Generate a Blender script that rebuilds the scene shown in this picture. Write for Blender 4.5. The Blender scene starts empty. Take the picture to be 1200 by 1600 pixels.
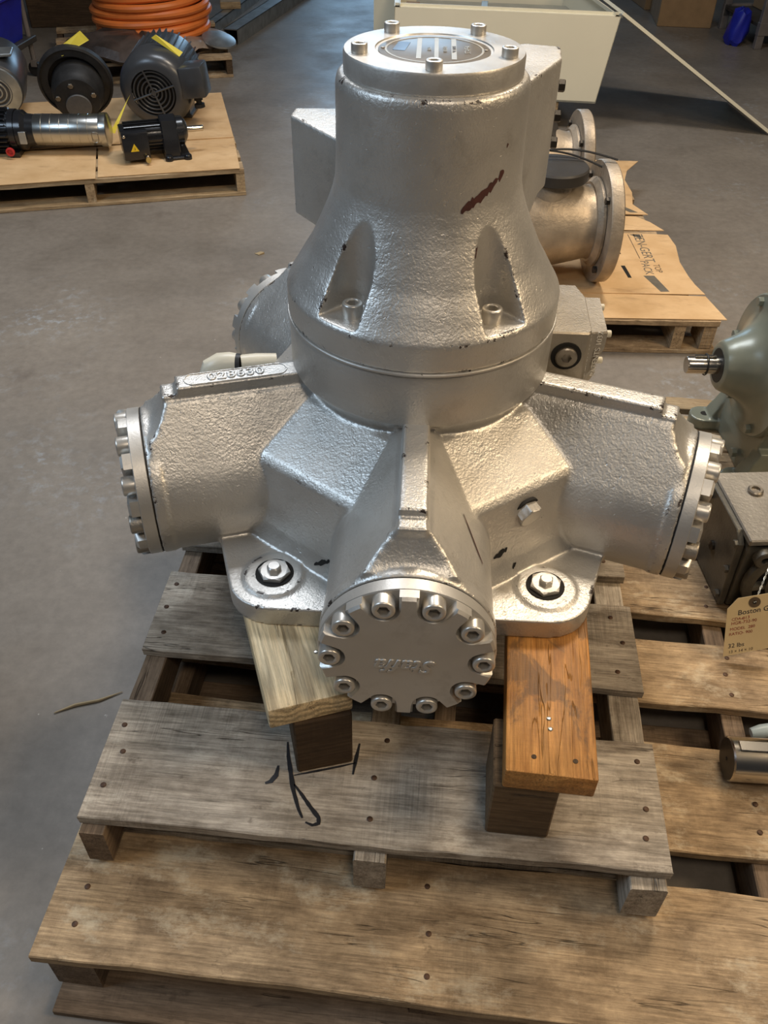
import bpy, bmesh, math, random
import numpy as np
from mathutils import Vector, Matrix, Euler
random.seed(7)
PI = math.pi
R_ = math.radians
SC = bpy.context.scene
COL = SC.collection

# ------------------------------------------------------------------ camera
cam_data = bpy.data.cameras.new('camera')
cam = bpy.data.objects.new('camera', cam_data)
COL.objects.link(cam)
cam_data.sensor_fit = 'VERTICAL'
cam_data.sensor_height = 32.0
cam_data.lens = 27.0                      # 1350 px over a 1600 px frame
cam_data.clip_start = 0.05
cam_data.clip_end = 100
_P, _Rl = R_(41.6), R_(1.2)
_f = Vector((0, math.cos(_P), -math.sin(_P)))
_u0 = Vector((0, math.sin(_P), math.cos(_P)))
_r0 = Vector((1, 0, 0))
_r = _r0 * math.cos(_Rl) + _u0 * math.sin(_Rl)
_u = _u0 * math.cos(_Rl) - _r0 * math.sin(_Rl)
cam.matrix_world = Matrix(((_r.x, _u.x, -_f.x, 0), (_r.y, _u.y, -_f.y, 0), (_r.z, _u.z, -_f.z, 1.65), (0, 0, 0, 1)))
SC.camera = cam

# ------------------------------------------------------------------ world, lamps, exposure
SC.view_settings.view_transform = 'Standard'
SC.view_settings.look = 'None'
SC.view_settings.exposure = 0.12
SC.view_settings.gamma = 1.0
SC.view_settings.use_curve_mapping = False
w = bpy.data.worlds.new('world')
SC.world = w
w.use_nodes = True
bg = w.node_tree.nodes['Background']
bg.inputs[0].default_value = (0.80, 0.82, 0.86, 1)
bg.inputs[1].default_value = 0.032


def area(name, loc, target, sx, sy, power, color):
    d = bpy.data.lights.new(name, 'AREA')
    d.shape = 'RECTANGLE'
    d.size, d.size_y = sx, sy
    d.energy = power
    d.color = color
    o = bpy.data.objects.new(name, d)
    COL.objects.link(o)
    o.location = loc
    o.rotation_euler = (Vector(target) - Vector(loc)).to_track_quat('-Z', 'Y').to_euler()
    return o


area('skylight_left', (-3.3, .5, 3.6), (0, 1.4, .5), 1.7, 1.4, 68, (0.62, 0.80, 1.0))
area('skylight_back', (-.7, 4.1, 4.2), (0, 1.5, .4), 1.6, 1.0, 86, (0.88, 0.93, 1.0))
area('high_bay_lamp_back', (1.3, 3.4, 4.3), (0, 1.3, .4), .9, .8, 105, (1.0, 0.84, 0.64))
area('high_bay_lamp_right', (3.4, .6, 3.5), (0, 1.4, .5), 1.4, 1.1, 84, (1.0, 0.76, 0.48))
area('high_bay_lamp_front', (0.6, -1.2, 4.4), (0, 1.3, .4), .9, .6, 36, (1.0, 0.84, 0.66))
area('loading_door_daylight', (0.1, 16.0, 3.3), (0, 5.0, 0), 2.6, 2.2, 105, (0.42, 0.70, 1.0))


# ------------------------------------------------------------------ node helpers
def new_mat(name):
    m = bpy.data.materials.new(name)
    m.use_nodes = True
    nt = m.node_tree
    for n in list(nt.nodes):
        nt.nodes.remove(n)
    out = nt.nodes.new('ShaderNodeOutputMaterial')
    b = nt.nodes.new('ShaderNodeBsdfPrincipled')
    nt.links.new(b.outputs[0], out.inputs[0])
    return m, nt, b


def N(nt, t, **kw):
    n = nt.nodes.new(t)
    for k, v in kw.items():
        if k.startswith('i_'):
            key = k[2:]
            key = int(key) if key.isdigit() else key.replace('_', ' ')
            n.inputs[key].default_value = v
        else:
            setattr(n, k, v)
    return n


def L(nt, a, b):
    nt.links.new(a, b)


def ramp(nt, src, stops, mode='LINEAR'):
    n = nt.nodes.new('ShaderNodeValToRGB')
    n.color_ramp.interpolation = mode
    e = n.color_ramp.elements
    e[0].position, e[0].color = stops[0][0], _c(stops[0][1])
    e[1].position, e[1].color = stops[-1][0], _c(stops[-1][1])
    for p, c in stops[1:-1]:
        x = e.new(p)
        x.color = _c(c)
    nt.links.new(src, n.inputs[0])
    return n.outputs[0]


def _c(c):
    if isinstance(c, (int, float)):
        return (c, c, c, 1)
    return (c[0], c[1], c[2], 1)


def mix(nt, fac, a, b, bt='MIX'):
    n = nt.nodes.new('ShaderNodeMix')
    n.data_type = 'RGBA'
    n.blend_type = bt
    for i, v in ((0, fac), (6, a), (7, b)):
        if hasattr(v, 'links') or hasattr(v, 'is_linked'):
            nt.links.new(v, n.inputs[i])
        else:
            n.inputs[i].default_value = v if i == 0 else _c(v)
    return n.outputs[2]


def coords(nt, scale=(1, 1, 1), rnd=True):
    tc = N(nt, 'ShaderNodeTexCoord')
    mp = N(nt, 'ShaderNodeMapping')
    mp.inputs['Scale'].default_value = scale
    if rnd:
        oi = N(nt, 'ShaderNodeObjectInfo')
        mul = N(nt, 'ShaderNodeVectorMath', operation='MULTIPLY')
        L(nt, oi.outputs['Random'], mul.inputs[0])
        mul.inputs[1].default_value = (17, 31, 23)
        add = N(nt, 'ShaderNodeVectorMath', operation='ADD')
        L(nt, tc.outputs['Object'], add.inputs[0])
        L(nt, mul.outputs[0], add.inputs[1])
        L(nt, add.outputs[0], mp.inputs[0])
    else:
        L(nt, tc.outputs['Object'], mp.inputs[0])
    return mp.outputs[0]


def noise(nt, vec, scale, detail=4, rough=.55, dist=0):
    n = N(nt, 'ShaderNodeTexNoise')
    n.inputs['Scale'].default_value = scale
    n.inputs['Detail'].default_value = detail
    n.inputs['Roughness'].default_value = rough
    n.inputs['Distortion'].default_value = dist
    if vec is not None:
        L(nt, vec, n.inputs['Vector'])
    return n.outputs['Fac']


def bump(nt, b, h, strength, dist, prev=None):
    n = N(nt, 'ShaderNodeBump')
    n.inputs['Strength'].default_value = strength
    n.inputs['Distance'].default_value = dist
    L(nt, h, n.inputs['Height'])
    if prev is not None:
        L(nt, prev, n.inputs['Normal'])
    L(nt, n.outputs[0], b.inputs['Normal'])
    return n.outputs[0]


def simple(name, col, rough=.5, metal=0, var=.15, scale=12, bscale=60, bstr=.1, spec=.5):
    m, nt, b = new_mat(name)
    v = coords(nt)
    n = noise(nt, v, scale, 5)
    d = tuple(c * (1 - var) for c in col)
    l = tuple(min(1, c * (1 + var)) for c in col)
    L(nt, ramp(nt, n, [(.3, d), (.7, l)]), b.inputs['Base Color'])
    b.inputs['Roughness'].default_value = rough
    b.inputs['Metallic'].default_value = metal
    b.inputs['Specular IOR Level'].default_value = spec
    if bstr:
        bump(nt, b, noise(nt, v, bscale, 3), bstr, .002)
    return m


def silver(name, cast=1.0, chips=.5, base=(.575, .555, .52), rough=.40, edge=None):
    m, nt, b = new_mat(name)
    v = coords(nt, rnd=False)
    tone = noise(nt, v, 5, 4)
    c = ramp(nt, tone, [(.3, tuple(x * .88 for x in base)), (.7, tuple(x * 1.1 for x in base))])
    grime = ramp(nt, noise(nt, v, 14, 6, .7), [(.55, 0), (.8, 1)])
    c = mix(nt, _mul(nt, grime, .35), c, (.20, .165, .12))
    # flaked paint: sparse dark red brown primer spots
    big = ramp(nt, noise(nt, v, 6, 2), [(.45, 0), (.62, 1)])
    fl = ramp(nt, noise(nt, v, 38, 5, .7), [(.715 - .03 * chips, 0), (.725 - .03 * chips, 1)])
    f = N(nt, 'ShaderNodeMath', operation='MULTIPLY')
    L(nt, big, f.inputs[0]); L(nt, fl, f.inputs[1])
    c = mix(nt, f.outputs[0], c, (.028, .018, .015))
    geo = N(nt, 'ShaderNodeNewGeometry')
    ed = ramp(nt, geo.outputs['Pointiness'], [(edge[0], 0), (edge[1], 1)] if edge else [(.97, 0), (.99, 1)])
    en = ramp(nt, noise(nt, v, 30, 5, .75), [(.60 - .03 * chips, 0), (.62 - .03 * chips, 1)])
    e2 = N(nt, 'ShaderNodeMath', operation='MULTIPLY')
    L(nt, ed, e2.inputs[0]); L(nt, en, e2.inputs[1])
    f2 = N(nt, 'ShaderNodeMath', operation='MAXIMUM')
    L(nt, f.outputs[0], f2.inputs[0]); L(nt, e2.outputs[0], f2.inputs[1])
    f = f2
    c = mix(nt, e2.outputs[0], c, (.035, .024, .02))
    L(nt, c, b.inputs['Base Color'])
    mt = ramp(nt, f.outputs[0], [(0, .70), (1, 0)])
    L(nt, mt, b.inputs['Metallic'])
    rr = ramp(nt, noise(nt, v, 9, 4), [(.3, rough - .07), (.7, rough + .1)])
    L(nt, rr, b.inputs['Roughness'])
    h1 = noise(nt, v, 260, 2, .5)
    h2 = noise(nt, v, 105, 3, .6, .6)
    a = mix(nt, .6, h1, h2)
    p = bump(nt, b, a, .42 * cast, .0030)
    pit = ramp(nt, noise(nt, v, 120, 1), [(.24, 0), (.30, 1)])
    p = bump(nt, b, pit, .25 * cast, .002, p)
    inv = ramp(nt, f.outputs[0], [(0, 1), (1, 0)])
    bump(nt, b, inv, .6, .001, p)
    return m


def _mul(nt, a, k):
    n = N(nt, 'ShaderNodeMath', operation='MULTIPLY')
    L(nt, a, n.inputs[0])
    n.inputs[1].default_value = k
    return n.outputs[0]


def wood(name, lo, hi, dark, stain=.4, saw=.5, ring=0.0, rough=.75, crack=.6, blotch=None, mottle=.5, pale=None):
    """board material: grain runs along the board's own X axis"""
    m, nt, b = new_mat(name)
    vi = coords(nt, (1, 1, 1))
    g = noise(nt, coords(nt, (1.0, 12, 12)), 4.5, 8, .7, .5)
    n2 = noise(nt, coords(nt, (1, 1.7, 1.7)), 11, 10, .72, .3)
    gm = N(nt, 'ShaderNodeMix')
    gm.inputs[0].default_value = mottle
    L(nt, g, gm.inputs[2]); L(nt, n2, gm.inputs[3])
    c = ramp(nt, gm.outputs[0], [(.34, lo), (.66, hi)])
    fine = noise(nt, coords(nt, (2.4, 62, 62)), 4, 6, .75)
    c = mix(nt, .8, c, mix(nt, 1, c, ramp(nt, fine, [(.34, .48), (.66, 1.28)]), 'MULTIPLY'))
    saww = noise(nt, coords(nt, (170, 4, 4)), 2.0, 3, .6)
    sgate = ramp(nt, noise(nt, vi, 5, 4, .6), [(.45, 0), (.62, 1)])
    c = mix(nt, _mul(nt, sgate, min(1, saw)), c, mix(nt, 1, c, ramp(nt, saww, [(.35, .72), (.65, 1.12)]), 'MULTIPLY'))
    if ring:
        wv = N(nt, 'ShaderNodeTexWave', wave_type='RINGS', rings_direction='Y')
        wv.inputs['Scale'].default_value = 9
        wv.inputs['Distortion'].default_value = 9
        wv.inputs['Detail'].default_value = 2
        wv.inputs['Detail Scale'].default_value = .8
        L(nt, coords(nt, (.45, 2.2, 2.2)), wv.inputs['Vector'])
        c = mix(nt, ring, c, mix(nt, 1, c, ramp(nt, wv.outputs['Fac'], [(.2, .55), (.8, 1.1)]), 'MULTIPLY'))
    st = ramp(nt, noise(nt, coords(nt, (1.6, 3, 3)), 3.2, 8, .7), [(.48, 0), (.68, 1)])
    c = mix(nt, _mul(nt, st, stain), c, dark)
    sp = ramp(nt, noise(nt, coords(nt, (1, 1.4, 1.4)), 30, 6, .7), [(.60, 0), (.70, 1)])
    c = mix(nt, _mul(nt, sp, stain * .8), c, tuple(x * .8 for x in dark))
    if pale:
        pl = ramp(nt, noise(nt, coords(nt, (1, 1.6, 1.6)), 7, 9, .75), [(.54, 0), (.66, 1)])
        c = mix(nt, _mul(nt, pl, pale[1]), c, pale[0])
    vo = N(nt, 'ShaderNodeTexVoronoi')
    vo.inputs['Scale'].default_value = 1.0
    L(nt, coords(nt, (2.4, 5.5, .5)), vo.inputs['Vector'])
    kn = ramp(nt, vo.outputs['Distance'], [(.04, 1), (.10, 0)])
    c = mix(nt, _mul(nt, kn, .7), c, tuple(x * .7 for x in dark))
    # cracks along the grain
    ck = noise(nt, coords(nt, (1.0, 15, 15)), 2.0, 3, .55, .2)
    ckl = ramp(nt, ck, [(.493, 0), (.4985, 1), (.5015, 1), (.507, 0)])
    gate = ramp(nt, noise(nt, coords(nt, (1.2, 6, 6)), 2.3, 2), [(.55, 0), (.60, 1)])
    ckf = N(nt, 'ShaderNodeMath', operation='MULTIPLY')
    L(nt, ckl, ckf.inputs[0]); L(nt, gate, ckf.inputs[1])
    c = mix(nt, _mul(nt, ckf.outputs[0], crack), c, (.018, .012, .008))
    if blotch:
        bt = ramp(nt, noise(nt, coords(nt, (3, 5, 5)), 2.4, 6, .65, .5), [(.52, 0), (.58, 1)])
        c = mix(nt, _mul(nt, bt, blotch[1]), c, blotch[0])
    L(nt, c, b.inputs['Base Color'])
    b.inputs['Roughness'].default_value = rough
    b.inputs['Specular IOR Level'].default_value = .28
    p = bump(nt, b, gm.outputs[0], .35, .003)
    p = bump(nt, b, saww, .30 * saw, .0014, p)
    inv = ramp(nt, ckf.outputs[0], [(0, 1), (1, 0)])
    p = bump(nt, b, inv, .7, .004, p)
    bump(nt, b, fine, .4, .0012, p)
    return m


# ------------------------------------------------------------------ materials
M = {}
M['silver'] = silver('silver_cast_paint', 1.15, .5, edge=(.505, .516))
M['silver_ring'] = silver('silver_ring_paint', 1.1, .35)
M['silver_smooth'] = silver('silver_smooth_paint', .35, .55, rough=.42)
M['silver_bolt'] = silver('silver_bolt_paint', .12, .2, base=(.62, .59, .54), rough=.36)
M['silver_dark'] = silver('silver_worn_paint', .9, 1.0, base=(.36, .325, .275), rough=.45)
M['chip'] = simple('exposed_red_primer', (.060, .016, .012), .7, 0, .35, 40, 80, .3)
M['dark_gap'] = simple('black_joint_crack', (.010, .009, .008), .85, 0, .2)
M['plate_brown'] = simple('nameplate_brown', (.20, .175, .145), .35, .35, .15, 20, 60, .05)
M['plate_line'] = simple('nameplate_silver_print', (.48, .45, .39), .4, .4, .1)
M['plate_blue'] = simple('nameplate_blue_smudge', (.16, .24, .36), .4, .2, .2)
M['white_fit'] = simple('cream_plastic', (.62, .58, .47), .38, 0, .06)
M['black_rubber'] = simple('black_rubber', (.012, .012, .013), .5, 0, .2)
M['steel'] = simple('bright_steel', (.60, .57, .52), .22, 1, .08, 8, 300, .03)
M['steel_rough'] = simple('dull_steel', (.30, .27, .23), .38, .9, .2, 18, 90, .15)
M['bolt_dark'] = simple('dark_bolt_steel', (.05, .045, .04), .4, .7, .3)
M['stainless'] = simple('brushed_stainless', (.55, .55, .52), .28, 1, .12, 9, 120, .05)
M['wood_grey'] = wood('weathered_grey_wood', (.19, .155, .115), (.62, .54, .44), (.080, .054, .034), .6, .9, .2, mottle=.5, pale=((.66, .60, .50), .45))
M['wood_brown'] = wood('weathered_brown_wood', (.12, .082, .052), (.30, .215, .145), (.06, .038, .022), .5, .6, .2)
M['wood_tan'] = wood('tan_pallet_wood', (.185, .120, .064), (.62, .45, .27), (.10, .062, .034), .60, .35, .10, mottle=.66, pale=((.62, .53, .38), .6), crack=.7)
M['wood_pale'] = wood('fresh_pine_wood', (.66, .48, .26), (.88, .72, .46), (.26, .115, .04), .12, .1, .8, .5, .1, mottle=.3)
M['wood_orange'] = wood('orange_stained_wood', (.36, .150, .036), (.66, .33, .10), (.20, .075, .018), .5, .3, .35, .40, .2, ((.07, .05, .035), .55), mottle=.35)
M['wood_dark'] = wood('dark_block_wood', (.055, .033, .018), (.105, .066, .036), (.03, .017, .01), .5, .4, .2, .7)
M['wood_block'] = wood('brown_block_wood', (.10, .060, .030), (.20, .13, .070), (.04, .022, .012), .6, .5, .2, .6)
M['wood_light'] = wood('pale_pallet_wood', (.36, .25, .14), (.58, .44, .27), (.20, .12, .06), .4, .3, .3)
M['nail'] = simple('rusty_nail', (.085, .045, .026), .6, .4, .4, 60)
M['marker'] = simple('black_marker_ink', (.014, .014, .017), .5, 0, .3, 60, 60, 0)
M['cardboard'] = None
M['green'] = simple('grey_green_enamel', (.23, .25, .205), .30, .12, .12, 9, 40, .06, .6)
M['dark_grey'] = simple('dark_grey_cast', (.12, .115, .10), .42, .45, .3, 14, 160, .35)
M['grey_cast'] = simple('grey_cast_top', (.30, .28, .25), .40, .5, .22, 10, 120, .4)
M['gunmetal'] = simple('gunmetal_enamel', (.060, .064, .072), .30, .25, .15, 6, 60, .05, .6)
M['black_paint'] = simple('black_gloss_enamel', (.014, .015, .018), .22, .1, .3, 10, 60, .08, .6)
M['black_matte'] = simple('black_matte_metal', (.020, .020, .021), .55, .2, .4, 18, 90, .3)
M['disc_grey'] = simple('grey_end_disc', (.115, .115, .118), .5, .3, .1, 60)
M['valve'] = simple('stained_cast_stainless', (.40, .33, .25), .46, .45, .45, 7, 90, .6)
M['cap_black'] = simple('dull_grey_plastic', (.040, .036, .032), .45, 0, .2)
M['cream'] = simple('cream_enamel', (.78, .73, .57), .40, 0, .03, 3, 60, .02)
M['cream_in'] = simple('grey_cabinet_inside', (.33, .33, .29), .5, 0, .1)
M['yellow'] = simple('yellow_tag_paper', (.72, .60, .06), .55, 0, .08)
M['yellow_sign'] = simple('yellow_warning_print', (.75, .52, .02), .5, 0, .05)
M['orange'] = simple('orange_hose', (.66, .175, .035), .42, 0, .10, 8, 50, .05)
M['film'] = simple('dusty_plastic_film', (.26, .20, .16), .28, 0, .35, 10, 22, .9, .7)
M['dark_film'] = simple('dark_plastic_bag', (.060, .045, .038), .32, 0, .5, 8, 14, 1.0, .6)
M['galv'] = simple('galvanised_steel', (.42, .45, .46), .36, .8, .25, 14, 60, .1)
M['blue'] = simple('blue_plastic', (.012, .02, .34), .4, 0, .15)
M['white_bag'] = simple('white_plastic_bag', (.50, .48, .46), .4, 0, .2, 10, 16, .7)
M['rack'] = simple('dark_grey_rack', (.060, .055, .050), .5, .3, .2)
M['rack_light'] = simple('worn_grey_rack', (.18, .16, .15), .5, .2, .2)
M['carton'] = simple('brown_carton', (.28, .175, .085), .75, 0, .12)
M['tag'] = simple('manila_tag', (.66, .52, .30), .65, 0, .05)
M['ink_red'] = simple('red_brown_ink', (.30, .05, .03), .6, 0, .2, 50, 50, 0)
M['ink_black'] = simple('black_ink', (.02, .02, .03), .6, 0, .2, 50, 50, 0)
M['ink_brown'] = simple('faded_brown_ink', (.11, .075, .045), .7, 0, .3, 50, 50, 0)
M['ink_grey'] = simple('grey_print', (.13, .115, .09), .7, 0, .2, 50, 50, 0)
M['red'] = simple('red_plastic', (.45, .03, .03), .4, 0, .1)
M['brass'] = simple('brass', (.62, .42, .14), .3, .9, .1)
M['dial'] = simple('pale_blue_plastic', (.33, .40, .42), .4, 0, .1)
M['leaf'] = simple('dry_leaf', (.30, .23, .13), .8, 0, .2)

m, nt, b = new_mat('cardboard')
v = coords(nt)
c = ramp(nt, noise(nt, v, 6, 5, .6), [(.3, (.54, .34, .16)), (.7, (.70, .48, .26))])
st = ramp(nt, noise(nt, coords(nt, (3, 9, 3)), 2.2, 5, .65), [(.55, 0), (.75, 1)])
c = mix(nt, _mul(nt, st, .45), c, (.22, .12, .05))
L(nt, c, b.inputs['Base Color'])
b.inputs['Roughness'].default_value = .75
p = bump(nt, b, noise(nt, coords(nt, (2, 90, 1)), 3, 1), .25, .001)
bump(nt, b, noise(nt, v, 5, 3), .35, .01, p)
M['cardboard'] = m

m, nt, b = new_mat('painted_concrete')
v = coords(nt, rnd=False)
c = ramp(nt, noise(nt, v, 1.3, 7, .6), [(.32, (.150, .130, .108)), (.5, (.205, .181, .155)), (.7, (.26, .232, .200))])
c = mix(nt, .5, c, mix(nt, 1, c, ramp(nt, noise(nt, v, 32, 5, .7), [(.3, .7), (.7, 1.2)]), 'MULTIPLY'))
big = ramp(nt, noise(nt, v, 1.25, 3), [(.55, 0), (.68, 1)])
sc = ramp(nt, noise(nt, v, 24, 8, .75), [(.51, 0), (.64, 1)])
f = N(nt, 'ShaderNodeMath', operation='MULTIPLY')
L(nt, big, f.inputs[0]); L(nt, sc, f.inputs[1])
c = mix(nt, _mul(nt, f.outputs[0], .62), c, (.36, .40, .44))
sp = ramp(nt, noise(nt, v, 46, 2, .5), [(.755, 0), (.78, 1)])
c = mix(nt, _mul(nt, sp, .6), c, (.5, .47, .42))
ds = ramp(nt, noise(nt, v, 3.4, 5, .6), [(.62, 0), (.75, 1)])
c = mix(nt, _mul(nt, ds, .35), c, (.075, .055, .045))
L(nt, c, b.inputs['Base Color'])
L(nt, ramp(nt, noise(nt, v, 2.8, 6, .65), [(.3, .30), (.7, .52)]), b.inputs['Roughness'])
b.inputs['Specular IOR Level'].default_value = .45
p = bump(nt, b, noise(nt, v, 5, 5), .15, .006)
bump(nt, b, noise(nt, v, 120, 3), .12, .001, p)
M['floor'] = m


# ------------------------------------------------------------------ mesh helpers
def T(x=0, y=0, z=0):
    return Matrix.Translation((x, y, z))


def RX(a): return Matrix.Rotation(a, 4, 'X')
def RY(a): return Matrix.Rotation(a, 4, 'Y')
def RZ(a): return Matrix.Rotation(a, 4, 'Z')


def finish(bm, angle=35, smooth=True):
    bmesh.ops.recalc_face_normals(bm, faces=bm.faces)
    me = bpy.data.meshes.new('mesh')
    bm.to_mesh(me)
    bm.free()
    if smooth:
        me.polygons.foreach_set('use_smooth', [True] * len(me.polygons))
        me.set_sharp_from_angle(angle=R_(angle))
    return me


def obj(name, bm, mat, parent=None, mtx=None, angle=35, label=None, kind=None):
    me = bm if isinstance(bm, bpy.types.Mesh) else finish(bm, angle)
    if not isinstance(bm, bpy.types.Mesh) or not me.materials:
        me.name = name
    if mat is not None and not me.materials:
        me.materials.append(M[mat])
    o = bpy.data.objects.new(name, me)
    COL.objects.link(o)
    if parent is not None:
        o.parent = parent
    if mtx is not None:
        o.matrix_local = mtx
    if label:
        o['label'] = label
    if kind:
        o['kind'] = kind
    return o


def thing(name, label, cat, loc=(0, 0, 0), rotz=0, group=None, mtx=None):
    o = bpy.data.objects.new(name, None)
    o.empty_display_size = .05
    COL.objects.link(o)
    if mtx is not None:
        o.matrix_world = mtx
    else:
        o.location = loc
        o.rotation_euler = (0, 0, rotz)
    o['label'] = label
    o['category'] = cat
    if group:
        o['group'] = group
    return o


def tag(o, label, cat, group=None):
    o['label'] = label
    o['category'] = cat
    if group:
        o['group'] = group
    return o


def box(bm, x0, x1, y0, y1, z0, z1, mtx=None, bev=0, seg=1):
    r = bmesh.ops.create_cube(bm, size=1)
    vs = r['verts']
    mm = T((x0 + x1) / 2, (y0 + y1) / 2, (z0 + z1) / 2) @ Matrix.Diagonal((x1 - x0, y1 - y0, z1 - z0, 1))
    bmesh.ops.transform(bm, matrix=mm, verts=vs)
    if bev:
        es = list({e for v_ in vs for e in v_.link_edges})
        rr = bmesh.ops.bevel(bm, geom=es, offset=bev, segments=seg, affect='EDGES', profile=.5)
        vs = list({v_ for f_ in rr['faces'] for v_ in f_.verts} | {v_ for v_ in vs if v_.is_valid})
    if mtx is not None:
        bmesh.ops.transform(bm, matrix=mtx, verts=vs)
    return bm


def loft(bm, rings, caps=True, mtx=None, closed=True):
    vr = []
    for ring in rings:
        vr.append([bm.verts.new((mtx @ Vector(p)) if mtx is not None else p) for p in ring])
    n = len(rings[0])
    for a, b_ in zip(vr[:-1], vr[1:]):
        for i in range(n if closed else n - 1):
            j = (i + 1) % n
            try:
                bm.faces.new((a[i], a[j], b_[j], b_[i]))
            except ValueError:
                pass
    if caps:
        bm.faces.new(vr[0][::-1])
        bm.faces.new(vr[-1])
    return bm


def lathe(bm, prof, seg=32, mtx=None, caps=True):
    """prof: list of (r, z), around the Z axis"""
    rings = [[(r * math.cos(2 * PI * i / seg), r * math.sin(2 * PI * i / seg), z) for i in range(seg)] for r, z in prof]
    return loft(bm, rings, caps, mtx)


def prism(bm, pts, z0, z1, mtx=None, bev=0):
    rings = [[(x, y, z0) for x, y in pts], [(x, y, z1) for x, y in pts]]
    if bev:
        cx = sum(p_[0] for p_ in pts) / len(pts)
        cy = sum(p_[1] for p_ in pts) / len(pts)

        def sh(d):
            out = []
            for x, y in pts:
                l = math.hypot(x - cx, y - cy)
                out.append((x - (x - cx) / l * d, y - (y - cy) / l * d))
            return out
        s = sh(bev)
        rings = [[(x, y, z0) for x, y in s], [(x, y, z0 + bev) for x, y in pts], [(x, y, z1 - bev) for x, y in pts], [(x, y, z1) for x, y in s]]
    return loft(bm, rings, True, mtx)


def tube(bm, pts, r, seg=8, closed=False):
    pts = [Vector(p_) for p_ in pts]
    n = len(pts)
    rings = []
    up = Vector((0, 0, 1))
    prevx = None
    for i, p_ in enumerate(pts):
        if closed:
            d = pts[(i + 1) % n] - pts[i - 1]
        else:
            d = pts[min(i + 1, n - 1)] - pts[max(i - 1, 0)]
        d.normalize()
        if prevx is None:
            x = d.cross(up)
            if x.length < .1:
                x = d.cross(Vector((1, 0, 0)))
        else:
            x = prevx - d * prevx.dot(d)
        x.normalize()
        prevx = x
        y = d.cross(x)
        rr = r[i] if isinstance(r, (list, tuple)) else r
        rings.append([p_ + x * rr * math.cos(2 * PI * k / seg) + y * rr * math.sin(2 * PI * k / seg) for k in range(seg)])
    if closed:
        rings.append(rings[0])
        vr = [[bm.verts.new(p_) for p_ in ring] for ring in rings[:-1]]
        for a in range(len(vr)):
            A, B = vr[a], vr[(a + 1) % len(vr)]
            for k in range(seg):
                j = (k + 1) % seg
                bm.faces.new((A[k], A[j], B[j], B[k]))
        return bm
    return loft(bm, rings, True)


def circ(r, n, cx=0, cy=0, a0=0):
    return [(cx + r * math.cos(a0 + 2 * PI * i / n), cy + r * math.sin(a0 + 2 * PI * i / n)) for i in range(n)]


def hexr(r, n=24, a0=0):
    """n points along a regular hexagon of circumradius r"""
    out = []
    for i in range(n):
        a = 2 * PI * i / n + a0
        k = (a - a0) % (PI / 3) - PI / 6
        rr = r * math.cos(PI / 6) / math.cos(k)
        out.append((rr * math.cos(a), rr * math.sin(a)))
    return out


def socket_bolt(r, h):
    """socket head cap screw, head standing on z=0"""
    bm = bmesh.new()
    n = 24
    rg = [[(x, y, z) for x, y in circ(rr, n)] for rr, z in ((r, 0), (r, h * .86), (r * .97, h * .95), (r * .88, h), (r * .66, h), (r * .62, h * .97))]
    rg += [[(x, y, z) for x, y in hexr(r * .56, n)] for z in (h * .95, h * .4)]
    rg += [[(x, y, h * .36) for x, y in circ(r * .1, n)]]
    loft(bm, rg)
    return finish(bm, 40)


def hex_bolt(r, h, washer=None):
    bm = bmesh.new()
    if washer:
        lathe(bm, [(washer, 0), (washer, .15 * h), (washer * .95, .2 * h)], 20)
    rg = [[(x, y, z) for x, y in hexr(rr, 12)] for rr, z in ((r, .1 * h), (r, h * .88))]
    rg += [[(x, y, h) for x, y in circ(r * .82, 12)]]
    loft(bm, rg)
    return finish(bm, 30)


def hull(pts3):
    bm = bmesh.new()
    for p_ in pts3:
        bm.verts.new(p_)
    bmesh.ops.convex_hull(bm, input=bm.verts)
    bmesh.ops.delete(bm, geom=[v_ for v_ in bm.verts if not v_.link_faces], context='VERTS')
    return bm


def chull2(pts):
    pts = sorted(set((round(a, 6), round(b_, 6)) for a, b_ in pts))

    def half(ps):
        o = []
        for p_ in ps:
            while len(o) > 1 and (o[-1][0] - o[-2][0]) * (p_[1] - o[-2][1]) - (o[-1][1] - o[-2][1]) * (p_[0] - o[-2][0]) <= 0:
                o.pop()
            o.append(p_)
        return o
    a, b_ = half(pts), half(pts[::-1])
    return a[:-1] + b_[:-1]


def resample(poly, n, start=None):
    """resample a closed polygon by polar angle around its centre (cx=0, cy=0)"""
    out = []
    m_ = len(poly)
    for i in range(n):
        a = 2 * PI * i / n - PI / 2
        dx, dy = math.cos(a), math.sin(a)
        best = 0
        for k in range(m_):
            x1, y1 = poly[k]
            x2, y2 = poly[(k + 1) % m_]
            ex, ey = x2 - x1, y2 - y1
            den = dx * ey - dy * ex
            if abs(den) < 1e-12:
                continue
            t = (x1 * ey - y1 * ex) / den
            s = (x1 * dy - y1 * dx) / den
            if t > 0 and -1e-6 <= s <= 1 + 1e-6:
                best = max(best, t)
        out.append((best * dx, best * dy))
    return out


def evaluated(o):
    dg = bpy.context.evaluated_depsgraph_get()
    me = bpy.data.meshes.new_from_object(o.evaluated_get(dg))
    return me


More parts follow.
